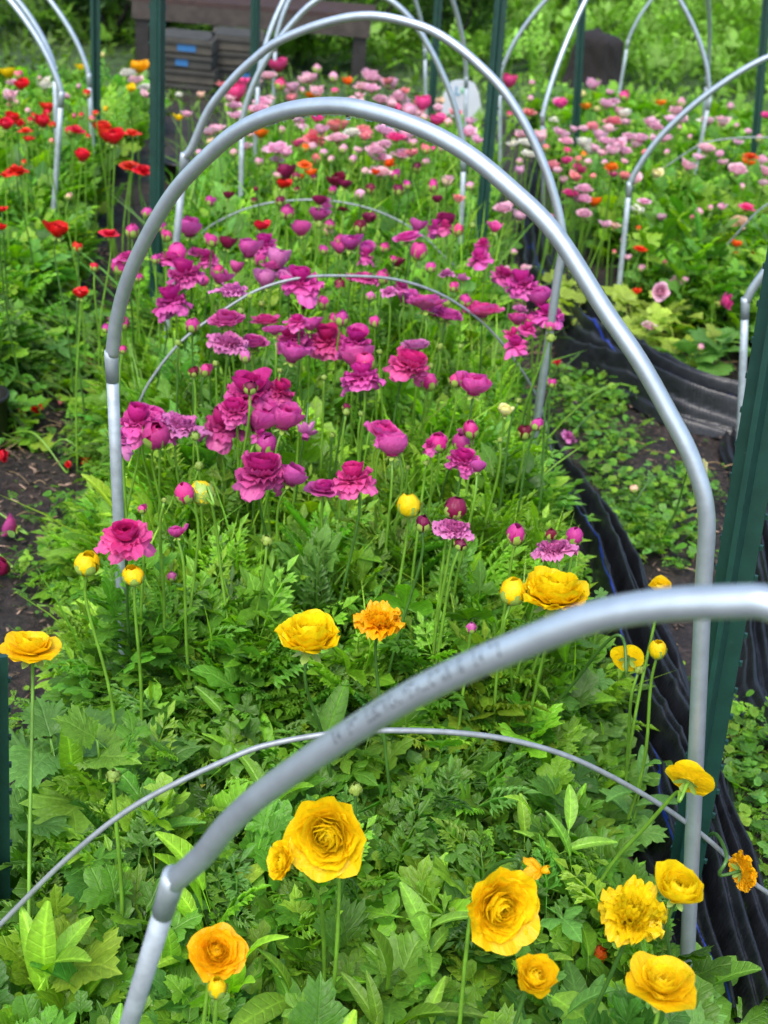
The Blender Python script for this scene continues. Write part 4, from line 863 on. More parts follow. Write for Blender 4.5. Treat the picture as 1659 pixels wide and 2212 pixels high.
# --- yellow ones in the foreground
Fw(68, 1395, 136, 'open', 'yellow', z=.56, tilt=20, az=180, base=(62, 2300), asp=1.3, label='yellow open bloom cut by the left edge on a tall straight stem')
Fw(187, 1220, 54, 'bud', 'yellow', z=.56, tilt=4, base=(262, 1790), label='yellow bud left of the large hoop\'s left leg, the higher of two')
Fw(289, 1246, 46, 'bud', 'yellow', z=.55, tilt=3, base=(300, 1760), label='small yellow bud under the crimson bloom by the large hoop\'s left leg')
Fw(436, 1066, 52, 'bud', 'yellow', z=.60, tilt=95, az=-150, path=[(535, 1850, .02), (522, 1600, .16), (495, 1370, .32), (478, 1240, .43), (465, 1130, .54), (448, 1052, .625)], label='yellow bud nodding from a hooked pale stem beside a magenta bud')
Fw(885, 1093, 54, 'bud', 'yellow', z=.58, tilt=6, asp=1.0, label='yellow bud standing alone in the middle below the magenta rows')
Fw(668, 1378, 132, 'rose', 'yellow', z=.57, tilt=14, az=180, base=(725, 1850), asp=1.45, label='large yellow bloom left of the orange yellow frilled one, facing the camera')
Fw(820, 1338, 108, 'frill', 'amber', z=.57, tilt=10, az=180, asp=1.35, base=(860, 1900), label='orange yellow frilled bloom in the centre with toothed petals')
Fw(1197, 1280, 150, 'rose', 'yellow', z=.57, tilt=16, az=180, asp=1.4, base=(1110, 1700), label='large yellow bloom rising behind the nearest hoop on the right')
Fw(1108, 1280, 56, 'bud', 'yellow', z=.56, tilt=8, asp=.9, base=(1085, 1640), label='yellow bud touching the left of the large bloom behind the nearest hoop')
Fw(1427, 1270, 56, 'cup', 'yellow', z=.52, tilt=10, az=-60, asp=.8, base=(1340, 1760), label='yellow bloom just showing over the nearest hoop at the large hoop\'s leg')
Fw(1358, 1420, 78, 'open', 'yellow', z=.50, tilt=82, az=165, asp=.55, path=[(1140, 1700, .03), (1165, 1570, .18), (1240, 1475, .36), (1300, 1398, .50), (1335, 1372, .545), (1350, 1395, .53)], label='yellow bloom seen from behind on a hooked stem over the black cloth')
Fw(1421, 1405, 36, 'bud', 'yellow', z=.52, tilt=4, asp=1.3, base=(1330, 1850), label='slim yellow green bud right of the nodding yellow bloom')
Fw(1380, 1446, 22, 'bud', 'green', z=.48, tilt=4, base=(1345, 1800), label='tiny green bud between the nodding yellow bloom and the slim bud')
Fw(1490, 1680, 112, 'open', 'yellow', z=.56, tilt=70, az=150, asp=.8, path=[(1205, 2120, .05), (1300, 1900, .28), (1400, 1780, .44), (1462, 1712, .53)], label='yellow bloom seen from below on a thick slanting stem at the right')
Fw(706, 1806, 168, 'rose', 'yellow', z=.55, tilt=61, az=-14, asp=1.05, base=(700, 2290), label='big yellow rosette facing the camera below the nearest hoop')
Fw(607, 1860, 82, 'rose', 'yellow', z=.52, tilt=62, az=-62, path=[(700, 2290, .02), (700, 2050, .25), (690, 1945, .42), (655, 1885, .50)], asp=.9, label='smaller yellow bloom turned sideways at the left of the big rosette')
Fw(768, 1705, 30, 'bud', 'green', z=.52, tilt=5, asp=1.1, label='green bud standing behind the big yellow rosette')
Fw(245, 1676, 31, 'bud', 'green', z=.50, tilt=3, base=(262, 2180), label='green bud at the left between the large toothed leaves')
Fw(1080, 1962, 164, 'rose', 'yellow', z=.54, tilt=61, az=18, asp=1.1, label='biggest yellow rosette low in the centre with swirling petals')
Fw(1165, 1880, 62, 'wilt', 'amber', z=.42, tilt=60, az=60, path=[(1000, 1980, .15), (1060, 1880, .36), (1120, 1856, .44)], label='wilted orange yellow bloom above the biggest rosette')
Fw(1368, 1968, 148, 'frill', 'yellow', z=.53, tilt=12, az=0, asp=1.75, label='densely frilled yellow bloom at the lower right')
Fw(1467, 1922, 102, 'cup', 'yellow', z=.56, tilt=8, az=0, asp=.95, base=(1440, 2290), label='flat cupped yellow bloom in front of the large hoop\'s right leg')
Fw(1157, 2110, 92, 'cup', 'yellow', z=.53, tilt=35, az=5, asp=1.1, label='round half open yellow bloom near the bottom below the biggest rosette')
Fw(1430, 2122, 165, 'open', 'yellow', z=.55, tilt=26, az=175, asp=1.35, label='wide yellow bloom with loose lower petals at the bottom right')
Fw(468, 2055, 116, 'rose', 'amber', z=.45, tilt=48, az=18, asp=.85, label='orange yellow rosette at the lower left beside the nearest hoop')
Fw(470, 2136, 42, 'bud', 'yellow', z=.52, tilt=5, asp=1.1, label='yellow green bud in front of the orange yellow rosette')
Fw(1606, 1880, 88, 'frill', 'amber', z=.38, tilt=88, az=105, asp=.8, path=[(1500, 1850, .05), (1540, 1800, .30), (1570, 1850, .40)], label='orange yellow bloom seen edge on at the right under the grey rod')
Fw(1092, 888, 38, 'cup', 'paleyellow', z=.58, tilt=5, asp=1.2, label='pale yellow bud at the right edge of the magenta rows')
Fw(1520, 1013, 60, 'open', 'paleyellow', z=.30, tilt=88, az=95, asp=.7, label='pale yellow bloom half hidden behind the large hoop\'s right side')
Fw(1369, 1056, 20, 'bud', 'peach', z=.10, tilt=15, label='small peach bud lying over the right path')
Fw(1300, 2050, 56, 'wilt', 'orange', z=.16, tilt=30, label='dropped orange petals sunk among leaves left of the densely frilled bloom')
Fw(1205, 1712, 34, 'wilt', 'amber', z=.2, tilt=30, label='fallen orange yellow petal on a leaf below the hooked stem')
# --- magenta rows
MG = [
(272,1163,112,'skirt','crimson',dict(tilt=25,az=10,label='crimson pink bloom with a drooping lower petal beside the large hoop\'s left leg',base=(300,1560),asp=1.0)),
(297,910,98,'skirt','magenta',dict(tilt=12,az=-40)),(336,942,56,'bud','magenta',dict(tilt=35,az=20)),(266,965,46,'wilt','mauve',{}),(392,915,100,'frill','mauve',dict(tilt=55,az=0)),(480,918,98,'skirt','magenta',dict(tilt=30,az=5)),
(562,905,86,'cup','magenta',dict(asp=.95)),(541,852,112,'skirt','magenta',dict(tilt=30,az=5)),(604,843,70,'skirt','crimson',dict(tilt=35,az=50)),(541,838,30,'bud','plum',dict(z=.66)),(575,962,46,'bud','magenta',{}),
(565,1022,112,'skirt','magenta',dict(tilt=22,az=0,asp=1.1)),(632,1030,56,'cup','magenta',dict(tilt=35,az=60)),(700,1053,84,'open','magenta',dict(tilt=55,az=-10)),(765,1033,88,'skirt','crimson',dict(tilt=40,az=20,asp=1.1)),
(832,937,86,'rose','crimson',dict(tilt=50,az=25,asp=1.1)),(858,960,50,'cup','magenta',{}),(660,934,52,'wilt','mauve',dict(tilt=120,az=0)),
(650,608,84,'skirt','magenta',dict(tilt=12,az=-60,z=.66,asp=1.2,label='tallest magenta bloom in front of the grey rod\'s peak, petals hanging left')),
(400,588,80,'skirt','magenta',dict(tilt=18,az=10,z=.64)),(371,652,68,'skirt','magenta',dict(tilt=50,az=0,asp=1.2)),(274,553,58,'frill','crimson',dict(tilt=20)),(262,577,40,'bud','crimson',{}),(410,494,50,'cup','magenta',{}),(384,548,40,'bud','crimson',{}),
(490,690,76,'rose','magenta',dict(tilt=30,az=0)),(573,692,72,'open','crimson',dict(tilt=15,az=0)),(495,738,86,'frill','mauve',dict(tilt=35)),(415,703,32,'bud','crimson',{}),(705,733,88,'skirt','crimson',dict(tilt=15,az=0)),(768,738,72,'skirt','magenta',dict(tilt=20,az=30)),
(628,728,74,'skirt','magenta',dict(tilt=35)),(632,765,60,'cup','magenta',dict(tilt=45,az=10)),(790,783,38,'bud','crimson',{}),(782,812,86,'skirt','magenta',dict(tilt=25)),(885,788,92,'skirt','crimson',dict(tilt=20,az=20)),(928,826,36,'bud','crimson',{}),(444,800,27,'bud','crimson',{}),(418,804,24,'bud','plum',{}),
(1025,835,70,'cup','crimson',dict(tilt=15,az=60,asp=.9)),(985,822,32,'bud','crimson',{}),(1001,995,66,'skirt','magenta',dict(tilt=10,asp=1.1)),(1000,958,44,'bud','magenta',{}),(946,958,42,'bud','crimson',{}),(1018,930,34,'bud','crimson',{}),(1133,934,30,'bud','plum',{}),(1160,917,28,'bud','magenta',{}),
(1128,612,72,'skirt','magenta',dict(tilt=20,az=-20,asp=1.2)),(1165,645,58,'cup','magenta',{}),(1186,680,62,'skirt','magenta',{}),(1041,672,82,'rose','crimson',dict(tilt=45,az=0)),(967,680,66,'rose','magenta',dict(tilt=45,az=0)),(918,655,78,'rose','magenta',dict(tilt=35,az=-10)),(876,642,50,'cup','magenta',{}),(940,672,44,'cup','crimson',{}),
(1114,747,54,'skirt','magenta',dict(tilt=30,az=40)),(1118,690,44,'cup','crimson',{}),(1140,708,44,'skirt','crimson',{}),(1197,1184,90,'frill','mauve',dict(tilt=55,az=0,asp=1.1)),(1240,1160,36,'bud','magenta',{}),(1190,1154,26,'bud','plum',{}),(1114,1156,38,'bud','crimson',{}),
(980,1140,84,'frill','mauve',dict(tilt=50)),(983,1098,48,'bud','plum',{}),(914,1132,32,'bud','plum',{}),(995,1176,29,'bud','plum',{}),(381,1150,42,'cup','crimson',{}),(399,1067,40,'bud','crimson',dict(tilt=30,az=-60)),(307,1100,21,'bud','magenta',{}),(371,1245,22,'bud','mauve',dict(z=.40)),(1018,1356,24,'bud','mauve',dict(z=.45)),
(878,512,64,'open','magenta',dict(tilt=45,az=10)),(757,525,52,'cup','magenta',{}),(790,540,46,'cup','magenta',{}),(688,465,48,'cup','magenta',{}),(650,495,42,'cup','crimson',{}),(712,486,22,'bud','magenta',{}),(570,528,64,'skirt','magenta',dict(tilt=20)),(560,563,30,'bud','crimson',{}),(492,525,40,'cup','plum',{}),(511,577,34,'cup','magenta',{}),(620,460,32,'bud','magenta',{}),(472,583,22,'bud','crimson',{}),
(600,560,56,'cup','mauve',dict(tilt=30)),(575,605,46,'cup','mauve',{}),(612,585,50,'frill','mauve',{}),(500,625,70,'frill','mauve',dict(tilt=40)),(458,520,32,'bud','crimson',{}),(430,545,56,'frill','magenta',dict(tilt=35)),(362,510,24,'bud','crimson',{}),(348,490,24,'bud','magenta',{}),(285,500,28,'bud','magenta',{}),(440,610,26,'cup','crimson',{}),
(965,477,48,'cup','plum',{}),(942,492,40,'skirt','magenta',{}),(990,497,22,'bud','hotpink',{}),(858,566,36,'cup','plum',{}),(830,536,22,'bud','crimson',{}),(905,545,34,'bud','crimson',{}),(1037,556,58,'skirt','magenta',dict(tilt=15,az=40)),(1069,491,32,'cup','crimson',{}),(1005,650,28,'bud','magenta',{}),(1000,600,30,'frill','mauve',{}),(965,590,36,'frill','mauve',{}),(930,578,24,'bud','magenta',{}),(980,620,22,'bud','crimson',{}),
(455,435,24,'bud','magenta',{}),(493,421,26,'cup','plum',{}),(548,434,14,'bud','plum',{}),(605,435,22,'bud','plum',{}),(616,375,38,'cup','plum',dict(asp=1.3)),(610,398,34,'cup','red',{}),(725,392,44,'cup','plum',{}),(745,398,34,'cup','plum',{}),(718,412,18,'bud','crimson',{}),(690,433,38,'cup','plum',{}),(742,452,34,'open','plum',{}),(797,473,30,'cup','plum',{}),(778,490,28,'bud','plum',{}),(861,411,26,'bud','plum',{}),(935,402,24,'bud','crimson',{}),(945,430,24,'cup','plum',{}),(800,408,24,'bud','plum',{}),(678,385,14,'bud','plum',{}),(640,382,20,'bud','plum',{}),(552,408,10,'bud','plum',{}),(562,488,36,'cup','red',{}),(709,500,22,'bud','peach',{}),(778,420,22,'bud','pink',{}),
(699,655,26,'bud','crimson',{}),(738,688,30,'bud','magenta',{}),(722,690,26,'bud','crimson',{}),(670,700,50,'cup','magenta',{}),(810,695,24,'bud','crimson',{}),(790,600,60,'frill','crimson',dict(tilt=45)),(840,630,40,'frill','mauve',{}),(825,600,30,'bud','magenta',{}),(760,598,28,'frill','crimson',{}),(800,640,20,'bud','mauve',{}),(850,560,16,'bud','crimson',{}),(700,540,22,'bud','magenta',{}),(735,520,26,'bud','crimson',{}),(735,605,34,'wilt','plum',{}),(665,655,40,'wilt','plum',dict(tilt=110)),
(336,560,20,'bud','magenta',{}),(230,710,22,'bud','magenta',{}),(265,755,18,'bud','crimson',{}),(262,690,18,'bud','crimson',{}),(300,600,20,'bud','magenta',{}),(268,700,24,'bud','crimson',dict(z=.4)),(748,880,18,'bud','plum',{}),(460,740,26,'bud','mauve',{}),(530,770,26,'bud','mauve',{}),(1193,828,20,'bud','crimson',{}),(1188,705,24,'bud','magenta',{}),(1150,690,28,'bud','magenta',{}),(895,640,26,'bud','magenta',{}),
(22,1138,54,'cup','magenta',dict(z=.04,tilt=70,az=-90,label='fallen magenta bloom on the soil at the left edge')),(6,1228,44,'cup','plum',dict(z=.04,tilt=60,az=-40,label='dark plum bloom lying on the soil at the left edge')),(1230,943,36,'frill','mauve',dict(z=.03,tilt=30,label='mauve bloom lying among weeds on the right path')),(1240,868,16,'open','pink',dict(z=.03)),(1200,786,20,'cup','red',dict(z=.04)),(705,1500,24,'wilt','mauve',dict(z=.2,label='faded mauve bloom sunk in the broad leaves below the large yellow bloom')),
]
for u_, v_, w_, k_, s_, o_ in MG: Fw(u_, v_, w_*1.04, k_, s_, **o_)
NR = random.Random(31); NEI = []
for u_, v_, w_, k_, s_, o_ in MG:
    if w_ > 40 and 400 < v_ < 1010 and NR.random() < .55:
        a_ = NR.uniform(0, 6.28); NEI.append((u_+w_*.62*math.cos(a_), v_+w_*.40*math.sin(a_)-4, w_*NR.uniform(.6, .85), NR.choice(['skirt', 'skirt', 'rose', 'cup']), NR.choice(['magenta', 'magenta', 'crimson', 'mauve'])))
for n_ in NEI: Fw(*n_)
for u_, v_, w_ in ((536,887,26),(422,942,22),(718,940,12),(430,1006,19),(577,1168,26),(520,672,15),(1021,486,15),(780,745,18),(930,790,14),(950,748,15),(995,748,13),(466,785,14),(700,815,13),(385,740,14),(748,890,16),(965,655,16),(780,893,13),(540,640,13),(565,655,15),(690,485,14),(920,1000,14),(880,1010,12),(1190,730,22),(355,1080,12),(820,760,13),(605,800,12),(470,880,12),(1080,950,13),(1120,865,13),(645,880,12)): Fw(u_, v_, w_, 'bud', 'green')
# --- red blooms of the left bed
for u_, v_, w_, k_, s_ in ((45,184,28,'cup','red'),(12,270,30,'cup','red'),(28,256,28,'cup','red'),(55,282,30,'open','red'),(92,263,26,'cup','red'),(114,270,16,'bud','red'),(103,232,28,'cup','red'),(103,246,20,'bud','red'),(165,280,34,'open','red'),(150,283,18,'bud','red'),(220,276,36,'cup','red'),(245,298,38,'cup','red'),(232,292,30,'cup','red'),(285,286,36,'open','red'),(178,337,29,'cup','red'),(36,367,40,'frill','red'),(12,376,22,'open','red'),(280,357,38,'open','red'),(309,366,38,'frill','red'),(125,499,40,'cup','red'),(236,503,40,'open','red'),(4,452,20,'cup','red'),(2,490,20,'cup','red'),(168,534,20,'bud','red'),(204,577,18,'bud','red'),(174,635,26,'cup','red'),(188,203,16,'bud','red'),(207,245,14,'bud','red'),(66,262,16,'bud','red'),(52,352,12,'bud','red'),(40,162,18,'bud','coral'),(18,158,28,'cup','yellow'),(173,145,20,'cup','yellow'),(299,146,32,'cup','amber'),(283,191,22,'cup','yellow'),(386,254,19,'cup','yellow'),(228,235,10,'bud','yellow'),(222,118,9,'bud','paleyellow'),(276,160,30,'rose','cream'),(292,174,26,'rose','palepink'),(313,190,28,'rose','cream'),(318,206,20,'cup','palepink'),(95,182,24,'rose','cream'),(22,208,26,'rose','palepink'),(24,180,20,'cup','pink'),(145,208,16,'cup','pink'),(387,205,16,'cup','cream'),(433,206,16,'cup','peach'),(404,247,22,'cup','pink'),(36,222,12,'bud','palepink'),(22,228,14,'bud','coral'),(160,250,10,'bud','coral'),(175,250,12,'bud','red'),(148,425,16,'bud','peach'),(111,305,11,'bud','coral'),(170,186,10,'bud','palepink'),(318,460,22,'bud','magenta'),(60,240,12,'bud','palepink'),(75,252,14,'bud','red'),(190,296,12,'bud','red'),(200,258,16,'bud','coral'),(85,170,11,'bud','palepink'),(60,300,20,'cup','red'),(40,265,24,'open','red')):
    Fw(u_, v_, w_*(1.3 if w_ > 23 else 1.1), k_, s_)
Fw(141, 700, 42, 'cup', 'red', z=.10, tilt=80, az=80, label='red bloom tipped sideways over the left path near the middle')
Fw(50, 880, 46, 'open', 'red', z=.07, tilt=70, az=-60, label='red bloom lying with dark heart on the left path by the black pot'); Fw(78, 876, 34, 'open', 'red', z=.08, tilt=60, az=60, label='red bloom lying just right of the dark hearted one on the path')
Fw(196, 788, 28, 'cup', 'plum', z=.06, tilt=50, label='dark plum bloom lying on the left path beside red petals'); Fw(122, 758, 30, 'open', 'red', z=.05, tilt=40, label='faded red bloom flattened on the left path')
Fw(186, 988, 26, 'open', 'red', z=.05, tilt=40, label='torn red bloom at the left rim of the middle bed'); Fw(147, 1003, 16, 'open', 'red', z=.04, tilt=30, label='small red petals left of the torn red bloom'); Fw(5, 985, 34, 'cup', 'red', z=.06, tilt=70, az=90, label='red bloom lying below the black pot at the left edge')
Fw(130, 862, 20, 'wilt', 'coral', z=.04, tilt=40, label='withered reddish bloom on the dark left path')
Fw(228, 688, 20, 'cup', 'palepink', z=.05, tilt=50, label='pale pink bloom lying beside the large hoop\'s left knee')
# --- pink part of the middle bed
CP = '600,142,34,cup,hotpink;581,165,30,rose,palepink;605,183,20,bud,hotpink;685,150,16,bud,pink;668,170,28,cup,pink;655,172,20,cup,palepink;721,167,16,bud,pink;751,176,18,cup,orange;795,160,22,rose,pink;806,170,26,rose,pink;783,188,28,rose,palepink;803,192,28,rose,pink;483,183,20,cup,coral;523,177,22,cup,hotpink;508,203,38,cup,hotpink;496,213,18,cup,palepink;506,230,28,rose,pink;510,250,24,cup,pink;540,202,11,bud,hotpink;558,177,16,cup,palepink;631,190,26,cup,pink;628,200,20,cup,palepink;630,213,17,cup,coral;653,197,12,bud,pink;685,197,22,rose,palepink;675,208,24,cup,orange;566,220,32,rose,pink;563,237,36,rose,pink;580,214,18,cup,palepink;540,238,14,bud,hotpink;723,197,13,bud,hotpink;775,207,16,cup,palepink;823,217,28,rose,pink;685,255,20,cup,hotpink;728,274,38,cup,coral;729,300,38,rose,palepink;761,287,30,rose,cream;676,297,42,skirt,coral;694,281,26,cup,pink;642,310,19,cup,hotpink;599,320,42,rose,pink;617,330,26,cup,pink;599,344,30,open,palepink;572,325,14,bud,pink;672,318,19,bud,palepink;660,320,14,bud,orange;563,289,26,cup,orange;652,269,20,wilt,pink;640,258,16,cup,palepink;609,282,12,bud,palepink;788,288,26,rose,coral;742,322,15,bud,pink;659,355,32,open,orange;673,372,20,cup,orange;650,381,16,open,orange;683,344,16,bud,coral;788,370,13,bud,palepink;816,320,42,rose,pink;810,335,30,cup,pink;818,370,34,rose,palepink;828,278,30,rose,pink;531,316,18,cup,pink;453,283,22,cup,pink;470,277,22,cup,pink;454,307,14,bud,peach;798,164,24,rose,pink;809,171,26,rose,pink;784,188,24,rose,palepink;844,183,28,cup,pink;838,176,18,cup,coral;875,197,15,cup,coral;861,211,34,rose,pink;872,220,20,cup,pink;821,216,20,cup,pink;851,234,22,cup,hotpink;846,225,18,cup,palepink;884,241,28,cup,pink;914,224,30,cup,hotpink;903,225,18,cup,coral;949,220,18,cup,peach;947,237,16,cup,pink;985,244,20,cup,coral;941,261,32,cup,hotpink;968,265,15,bud,palepink;917,255,15,bud,palepink;1015,262,17,cup,pink;1012,286,24,rose,pink;1033,302,20,cup,pink;1101,176,27,cup,hotpink;1101,248,11,bud,hotpink;786,281,28,rose,coral;788,295,22,cup,coral;835,286,38,rose,pink;856,297,32,rose,hotpink;877,293,28,cup,pink;812,325,32,rose,pink;830,311,28,rose,pink;823,339,34,open,pink;868,332,42,open,pink;887,331,22,cup,coral;840,352,24,open,orange;893,309,16,bud,pink;921,323,17,bud,coral;935,322,9,bud,hotpink;823,372,36,rose,palepink;811,372,14,cup,vermilion;851,379,20,bud,magenta;901,363,17,bud,plum;788,372,12,bud,palepink;770,225,20,cup,pink;760,215,16,cup,palepink;740,235,18,cup,pink;720,225,14,bud,pink;700,235,18,cup,palepink;648,235,16,cup,pink;600,250,18,cup,pink;585,262,16,cup,palepink;620,240,14,bud,coral;900,262,20,cup,pink;880,262,22,rose,pink;860,258,20,cup,palepink;835,250,22,rose,pink;815,245,20,cup,pink;790,238,22,rose,pink;905,245,18,cup,palepink;925,280,18,cup,pink;895,280,22,cup,pink;870,275,22,rose,palepink;540,290,14,bud,palepink;700,330,14,bud,pink;715,345,13,bud,palepink;600,380,14,bud,palepink;560,350,14,bud,pink;762,345,14,bud,pink;775,325,16,cup,palepink;880,400,15,bud,magenta;920,350,14,bud,pink;958,300,18,cup,palepink;955,320,14,bud,pink;640,410,12,bud,plum;505,330,14,bud,palepink;425,300,12,bud,palepink;430,330,12,bud,pink;468,330,13,bud,coral;990,430,18,rose,coral;965,395,18,cup,peach;970,385,16,cup,palepink;1015,402,16,bud,pink'
for e_ in CP.split(';'):
    a_ = e_.split(','); Fw(float(a_[0]), float(a_[1]), float(a_[2])*1.32, a_[3], a_[4], z=rnd(.50, .62))
# --- right bed
RP = '1281,183,26,rose,pink;1317,199,15,cup,pink;1348,208,22,bud,hotpink;1149,180,13,bud,pink;1146,213,12,bud,pink;1212,226,26,cup,hotpink;1199,220,15,cup,pink;1143,243,24,rose,coral;1267,230,19,cup,orange;1290,237,18,cup,paleyellow;1310,226,30,rose,pink;1325,220,24,rose,pink;1258,204,15,bud,paleyellow;1198,259,17,open,cream;1326,262,40,rose,coral;1349,245,28,rose,cream;1338,240,22,rose,palepink;1279,273,24,cup,coral;1262,280,18,cup,pink;1314,278,26,cup,palepink;1353,264,18,cup,palepink;1295,292,28,rose,pink;1309,306,30,rose,pink;1323,325,26,rose,pink;1346,327,36,rose,pink;1332,313,28,cup,pink;1359,297,32,rose,pink;1384,300,30,rose,pink;1372,312,24,cup,palepink;1405,265,28,rose,pink;1418,275,30,rose,pink;1428,222,19,cup,orange;1417,302,26,cup,pink;1434,298,24,cup,pink;1461,240,30,rose,palepink;1470,258,26,rose,pink;1448,258,20,cup,pink;1454,257,15,cup,orange;1472,222,17,bud,pink;1468,277,11,bud,pink;1260,308,28,rose,cream;1276,325,26,rose,cream;1261,335,13,bud,orange;1215,292,26,cup,pink;1224,306,30,rose,pink;1227,327,17,bud,hotpink;1209,284,22,cup,pink;1223,347,21,cup,hotpink;1270,350,15,bud,pink;1254,366,28,rose,hotpink;1246,383,22,cup,coral;1195,360,28,rose,coral;1205,368,20,cup,palepink;1122,369,19,cup,pink;1216,389,18,cup,palepink;1325,376,19,cup,hotpink;1321,360,28,open,orange;1282,381,13,bud,coral;1350,380,20,cup,coral;1370,388,24,cup,palepink;1233,418,32,rose,hotpink;1250,430,26,rose,pink;1262,408,34,rose,pink;1262,430,30,rose,pink;1283,437,30,cup,orange;1418,376,21,cup,paleyellow;1392,434,36,open,pink;1486,358,28,rose,palepink;1166,297,28,cup,palepink;1262,462,32,rose,pink;1308,485,23,cup,pink;1327,488,20,cup,peach;1376,455,24,cup,cream;1429,469,19,cup,pink;1458,483,22,bud,hotpink;1510,459,17,bud,pink;1558,447,16,cup,pink;1614,448,42,open,hotpink;1597,480,34,rose,peach;1590,493,24,cup,peach;1383,537,32,open,vermilion;1591,526,20,cup,vermilion;1583,547,28,open,vermilion;1630,546,26,open,vermilion;1604,547,24,open,orange;1461,612,26,rose,palepink;1480,604,13,bud,pink;1403,705,31,rose,palepink;1513,751,14,bud,pink;1519,730,11,bud,pink;1373,628,20,open,vermilion;1385,580,15,bud,pink;1357,556,15,cup,palepink;1454,549,9,bud,orange;1627,576,14,cup,cream;1554,333,18,cup,pink;1560,351,19,cup,pink;1594,308,17,cup,pink;1622,337,34,open,vermilion;1618,350,24,cup,orange;1647,346,20,cup,pink;1593,369,38,rose,palepink;1527,322,34,rose,palepink;1507,339,22,cup,pink;1604,404,13,bud,palepink;1379,494,11,bud,orange;1522,260,34,open,cream;1530,262,22,cup,palepink;1562,262,26,rose,palepink;1560,270,16,cup,paleyellow;1577,230,15,bud,pink;1655,250,18,cup,hotpink;1490,297,11,bud,pink;1590,272,11,bud,pink;1617,285,14,cup,pink;1087,450,38,rose,pink;1098,443,22,cup,palepink;1122,467,24,cup,pink;1108,310,22,rose,cream;1124,293,20,cup,pink;1138,311,30,rose,cream;1143,335,30,rose,cream;1122,349,14,bud,pink;1130,290,24,rose,palepink;1184,475,14,cup,palepink;1190,470,12,bud,pink;1134,580,20,cup,pink;1094,583,15,bud,pink;1077,603,20,cup,palepink;1110,545,14,bud,pink;1655,370,24,rose,palepink;1648,395,20,cup,palepink;1640,300,14,bud,pink;1240,280,16,cup,pink;1180,320,14,bud,coral;1300,330,20,cup,palepink;1285,320,18,cup,pink;1392,330,14,bud,coral;1440,330,12,bud,pink;1250,345,14,bud,coral;1305,352,14,bud,pink;1350,350,15,cup,palepink;1550,655,12,bud,coral;1436,567,10,bud,coral;1495,470,10,bud,coral;1535,450,12,bud,pink;1345,520,11,bud,pink;1327,545,10,bud,coral'
for e_ in RP.split(';'):
    a_ = e_.split(','); Fw(float(a_[0]), float(a_[1]), float(a_[2])*1.15, a_[3], a_[4], z=float(np.interp(float(a_[1]), [380, 450, 550, 700], [.50, .42, .30, .16]))+rnd(-.04, .04))
Fw(1427, 629, 40, 'rose', 'pink', z=.26, tilt=60, az=10, asp=1.3, label='oval pink bloom facing the camera right of the large hoop, above the cloth heap')
Fw(1567, 652, 36, 'rose', 'hotpink', z=.26, tilt=60, az=60, asp=1.3, label='hot pink bloom turned right, left of the near green post')
Fw(1070, 492, 20, 'cup', 'magenta', z=.5)
Fw(1269, 669, 18, 'open', 'yellow', z=.13, tilt=10, nostem=True, label='single yellow petal cluster lying on the black cloth')

# --- labels for all the others, from what stands nearest to them
LM = [('large hoop\'s left knee', 240, 770), ('large hoop\'s crown', 720, 230), ('large hoop\'s right knee', 1526, 1110), ('second hoop\'s crown', 820, 34), ('second hoop\'s left knee', 398, 340), ('sticker on the pipe', 1195, 670),
      ('white board', 1000, 210), ('dark stump', 1290, 135), ('right table leg', 772, 120), ('left crate stack', 400, 150), ('right crate stack', 500, 150), ('tall left post\'s middle', 338, 350), ('tall right post\'s middle', 1060, 330), ('tall right post\'s foot', 1035, 590),
      ('upper left thin post', 206, 200), ('stump post', 1242, 280), ('upper right post', 1638, 220), ('left bed hoop\'s knee', 133, 205), ('left bed hoop\'s foot', 103, 670), ('right bed hoop\'s knee', 1360, 400), ('right bed hoop\'s foot', 1335, 640), ('near rod\'s crown', 740, 596), ('far rod\'s crown', 690, 432),
      ('near rod\'s right bend', 1110, 775), ('near rod\'s left foot', 300, 872), ('black cloth heap', 1450, 860), ('pale yellow bud', 1092, 888), ('lone yellow bud', 885, 1093), ('hooked yellow bud', 436, 1066), ('large hoop\'s left leg', 250, 1000), ('black tub', 392, 360), ('black pot', 10, 920), ('tallest magenta bloom', 650, 608), ('faint rod at right', 1580, 299), ('edge hoop\'s knee', 1610, 653), ('second hoop\'s right knee', 1216, 520), ('third hoop\'s right knee', 1002, 345), ('crimson skirted bloom', 272, 1163)]
ORD = ['nearest', 'second', 'third', 'fourth', 'fifth', 'sixth', 'seventh', 'eighth', 'ninth', 'tenth', 'eleventh', 'twelfth', 'thirteenth', 'fourteenth']
buck = {}
for f in FLOW:
    o = f['o']; del o['_f']; o['group'] = {'yellow': 'yellow ranunculus of the near end', 'amber': 'yellow ranunculus of the near end', 'green': 'green buds among the blooms', 'red': 'red ranunculus of the left bed'}.get(f['shade'], ('magenta and plum ranunculus of the middle bed' if f['shade'] in ('magenta', 'mauve', 'plum', 'crimson') else 'pink and mixed ranunculus of the far beds'))
    if f['label']: continue
    L = min(LM, key=lambda l: math.hypot(l[1]-f['u'], (l[2]-f['v'])*1.0)+(1e3 if math.hypot(l[1]-f['u'], l[2]-f['v']) < 6 else 0)); dx, dy = f['u']-L[1], f['v']-L[2]
    side = ('left of' if dx < 0 else 'right of') if abs(dx) > abs(dy) else ('above' if dy < 0 else 'below'); f['d'] = math.hypot(dx, dy)
    buck.setdefault((f['shade'], f['kind'], side, L[0]), []).append(f)
for (sh, kd, side, lm), fs in buck.items():
    for i, f in enumerate(sorted(fs, key=lambda f: f['d'])):
        form = 'bud' if sh == 'green' else FORM[kd]
        f['o']['label'] = f"{SNAME[sh]} {form}, {ORD[min(i, 13)]+' ' if len(fs) > 1 else ''}{side} the {lm}"

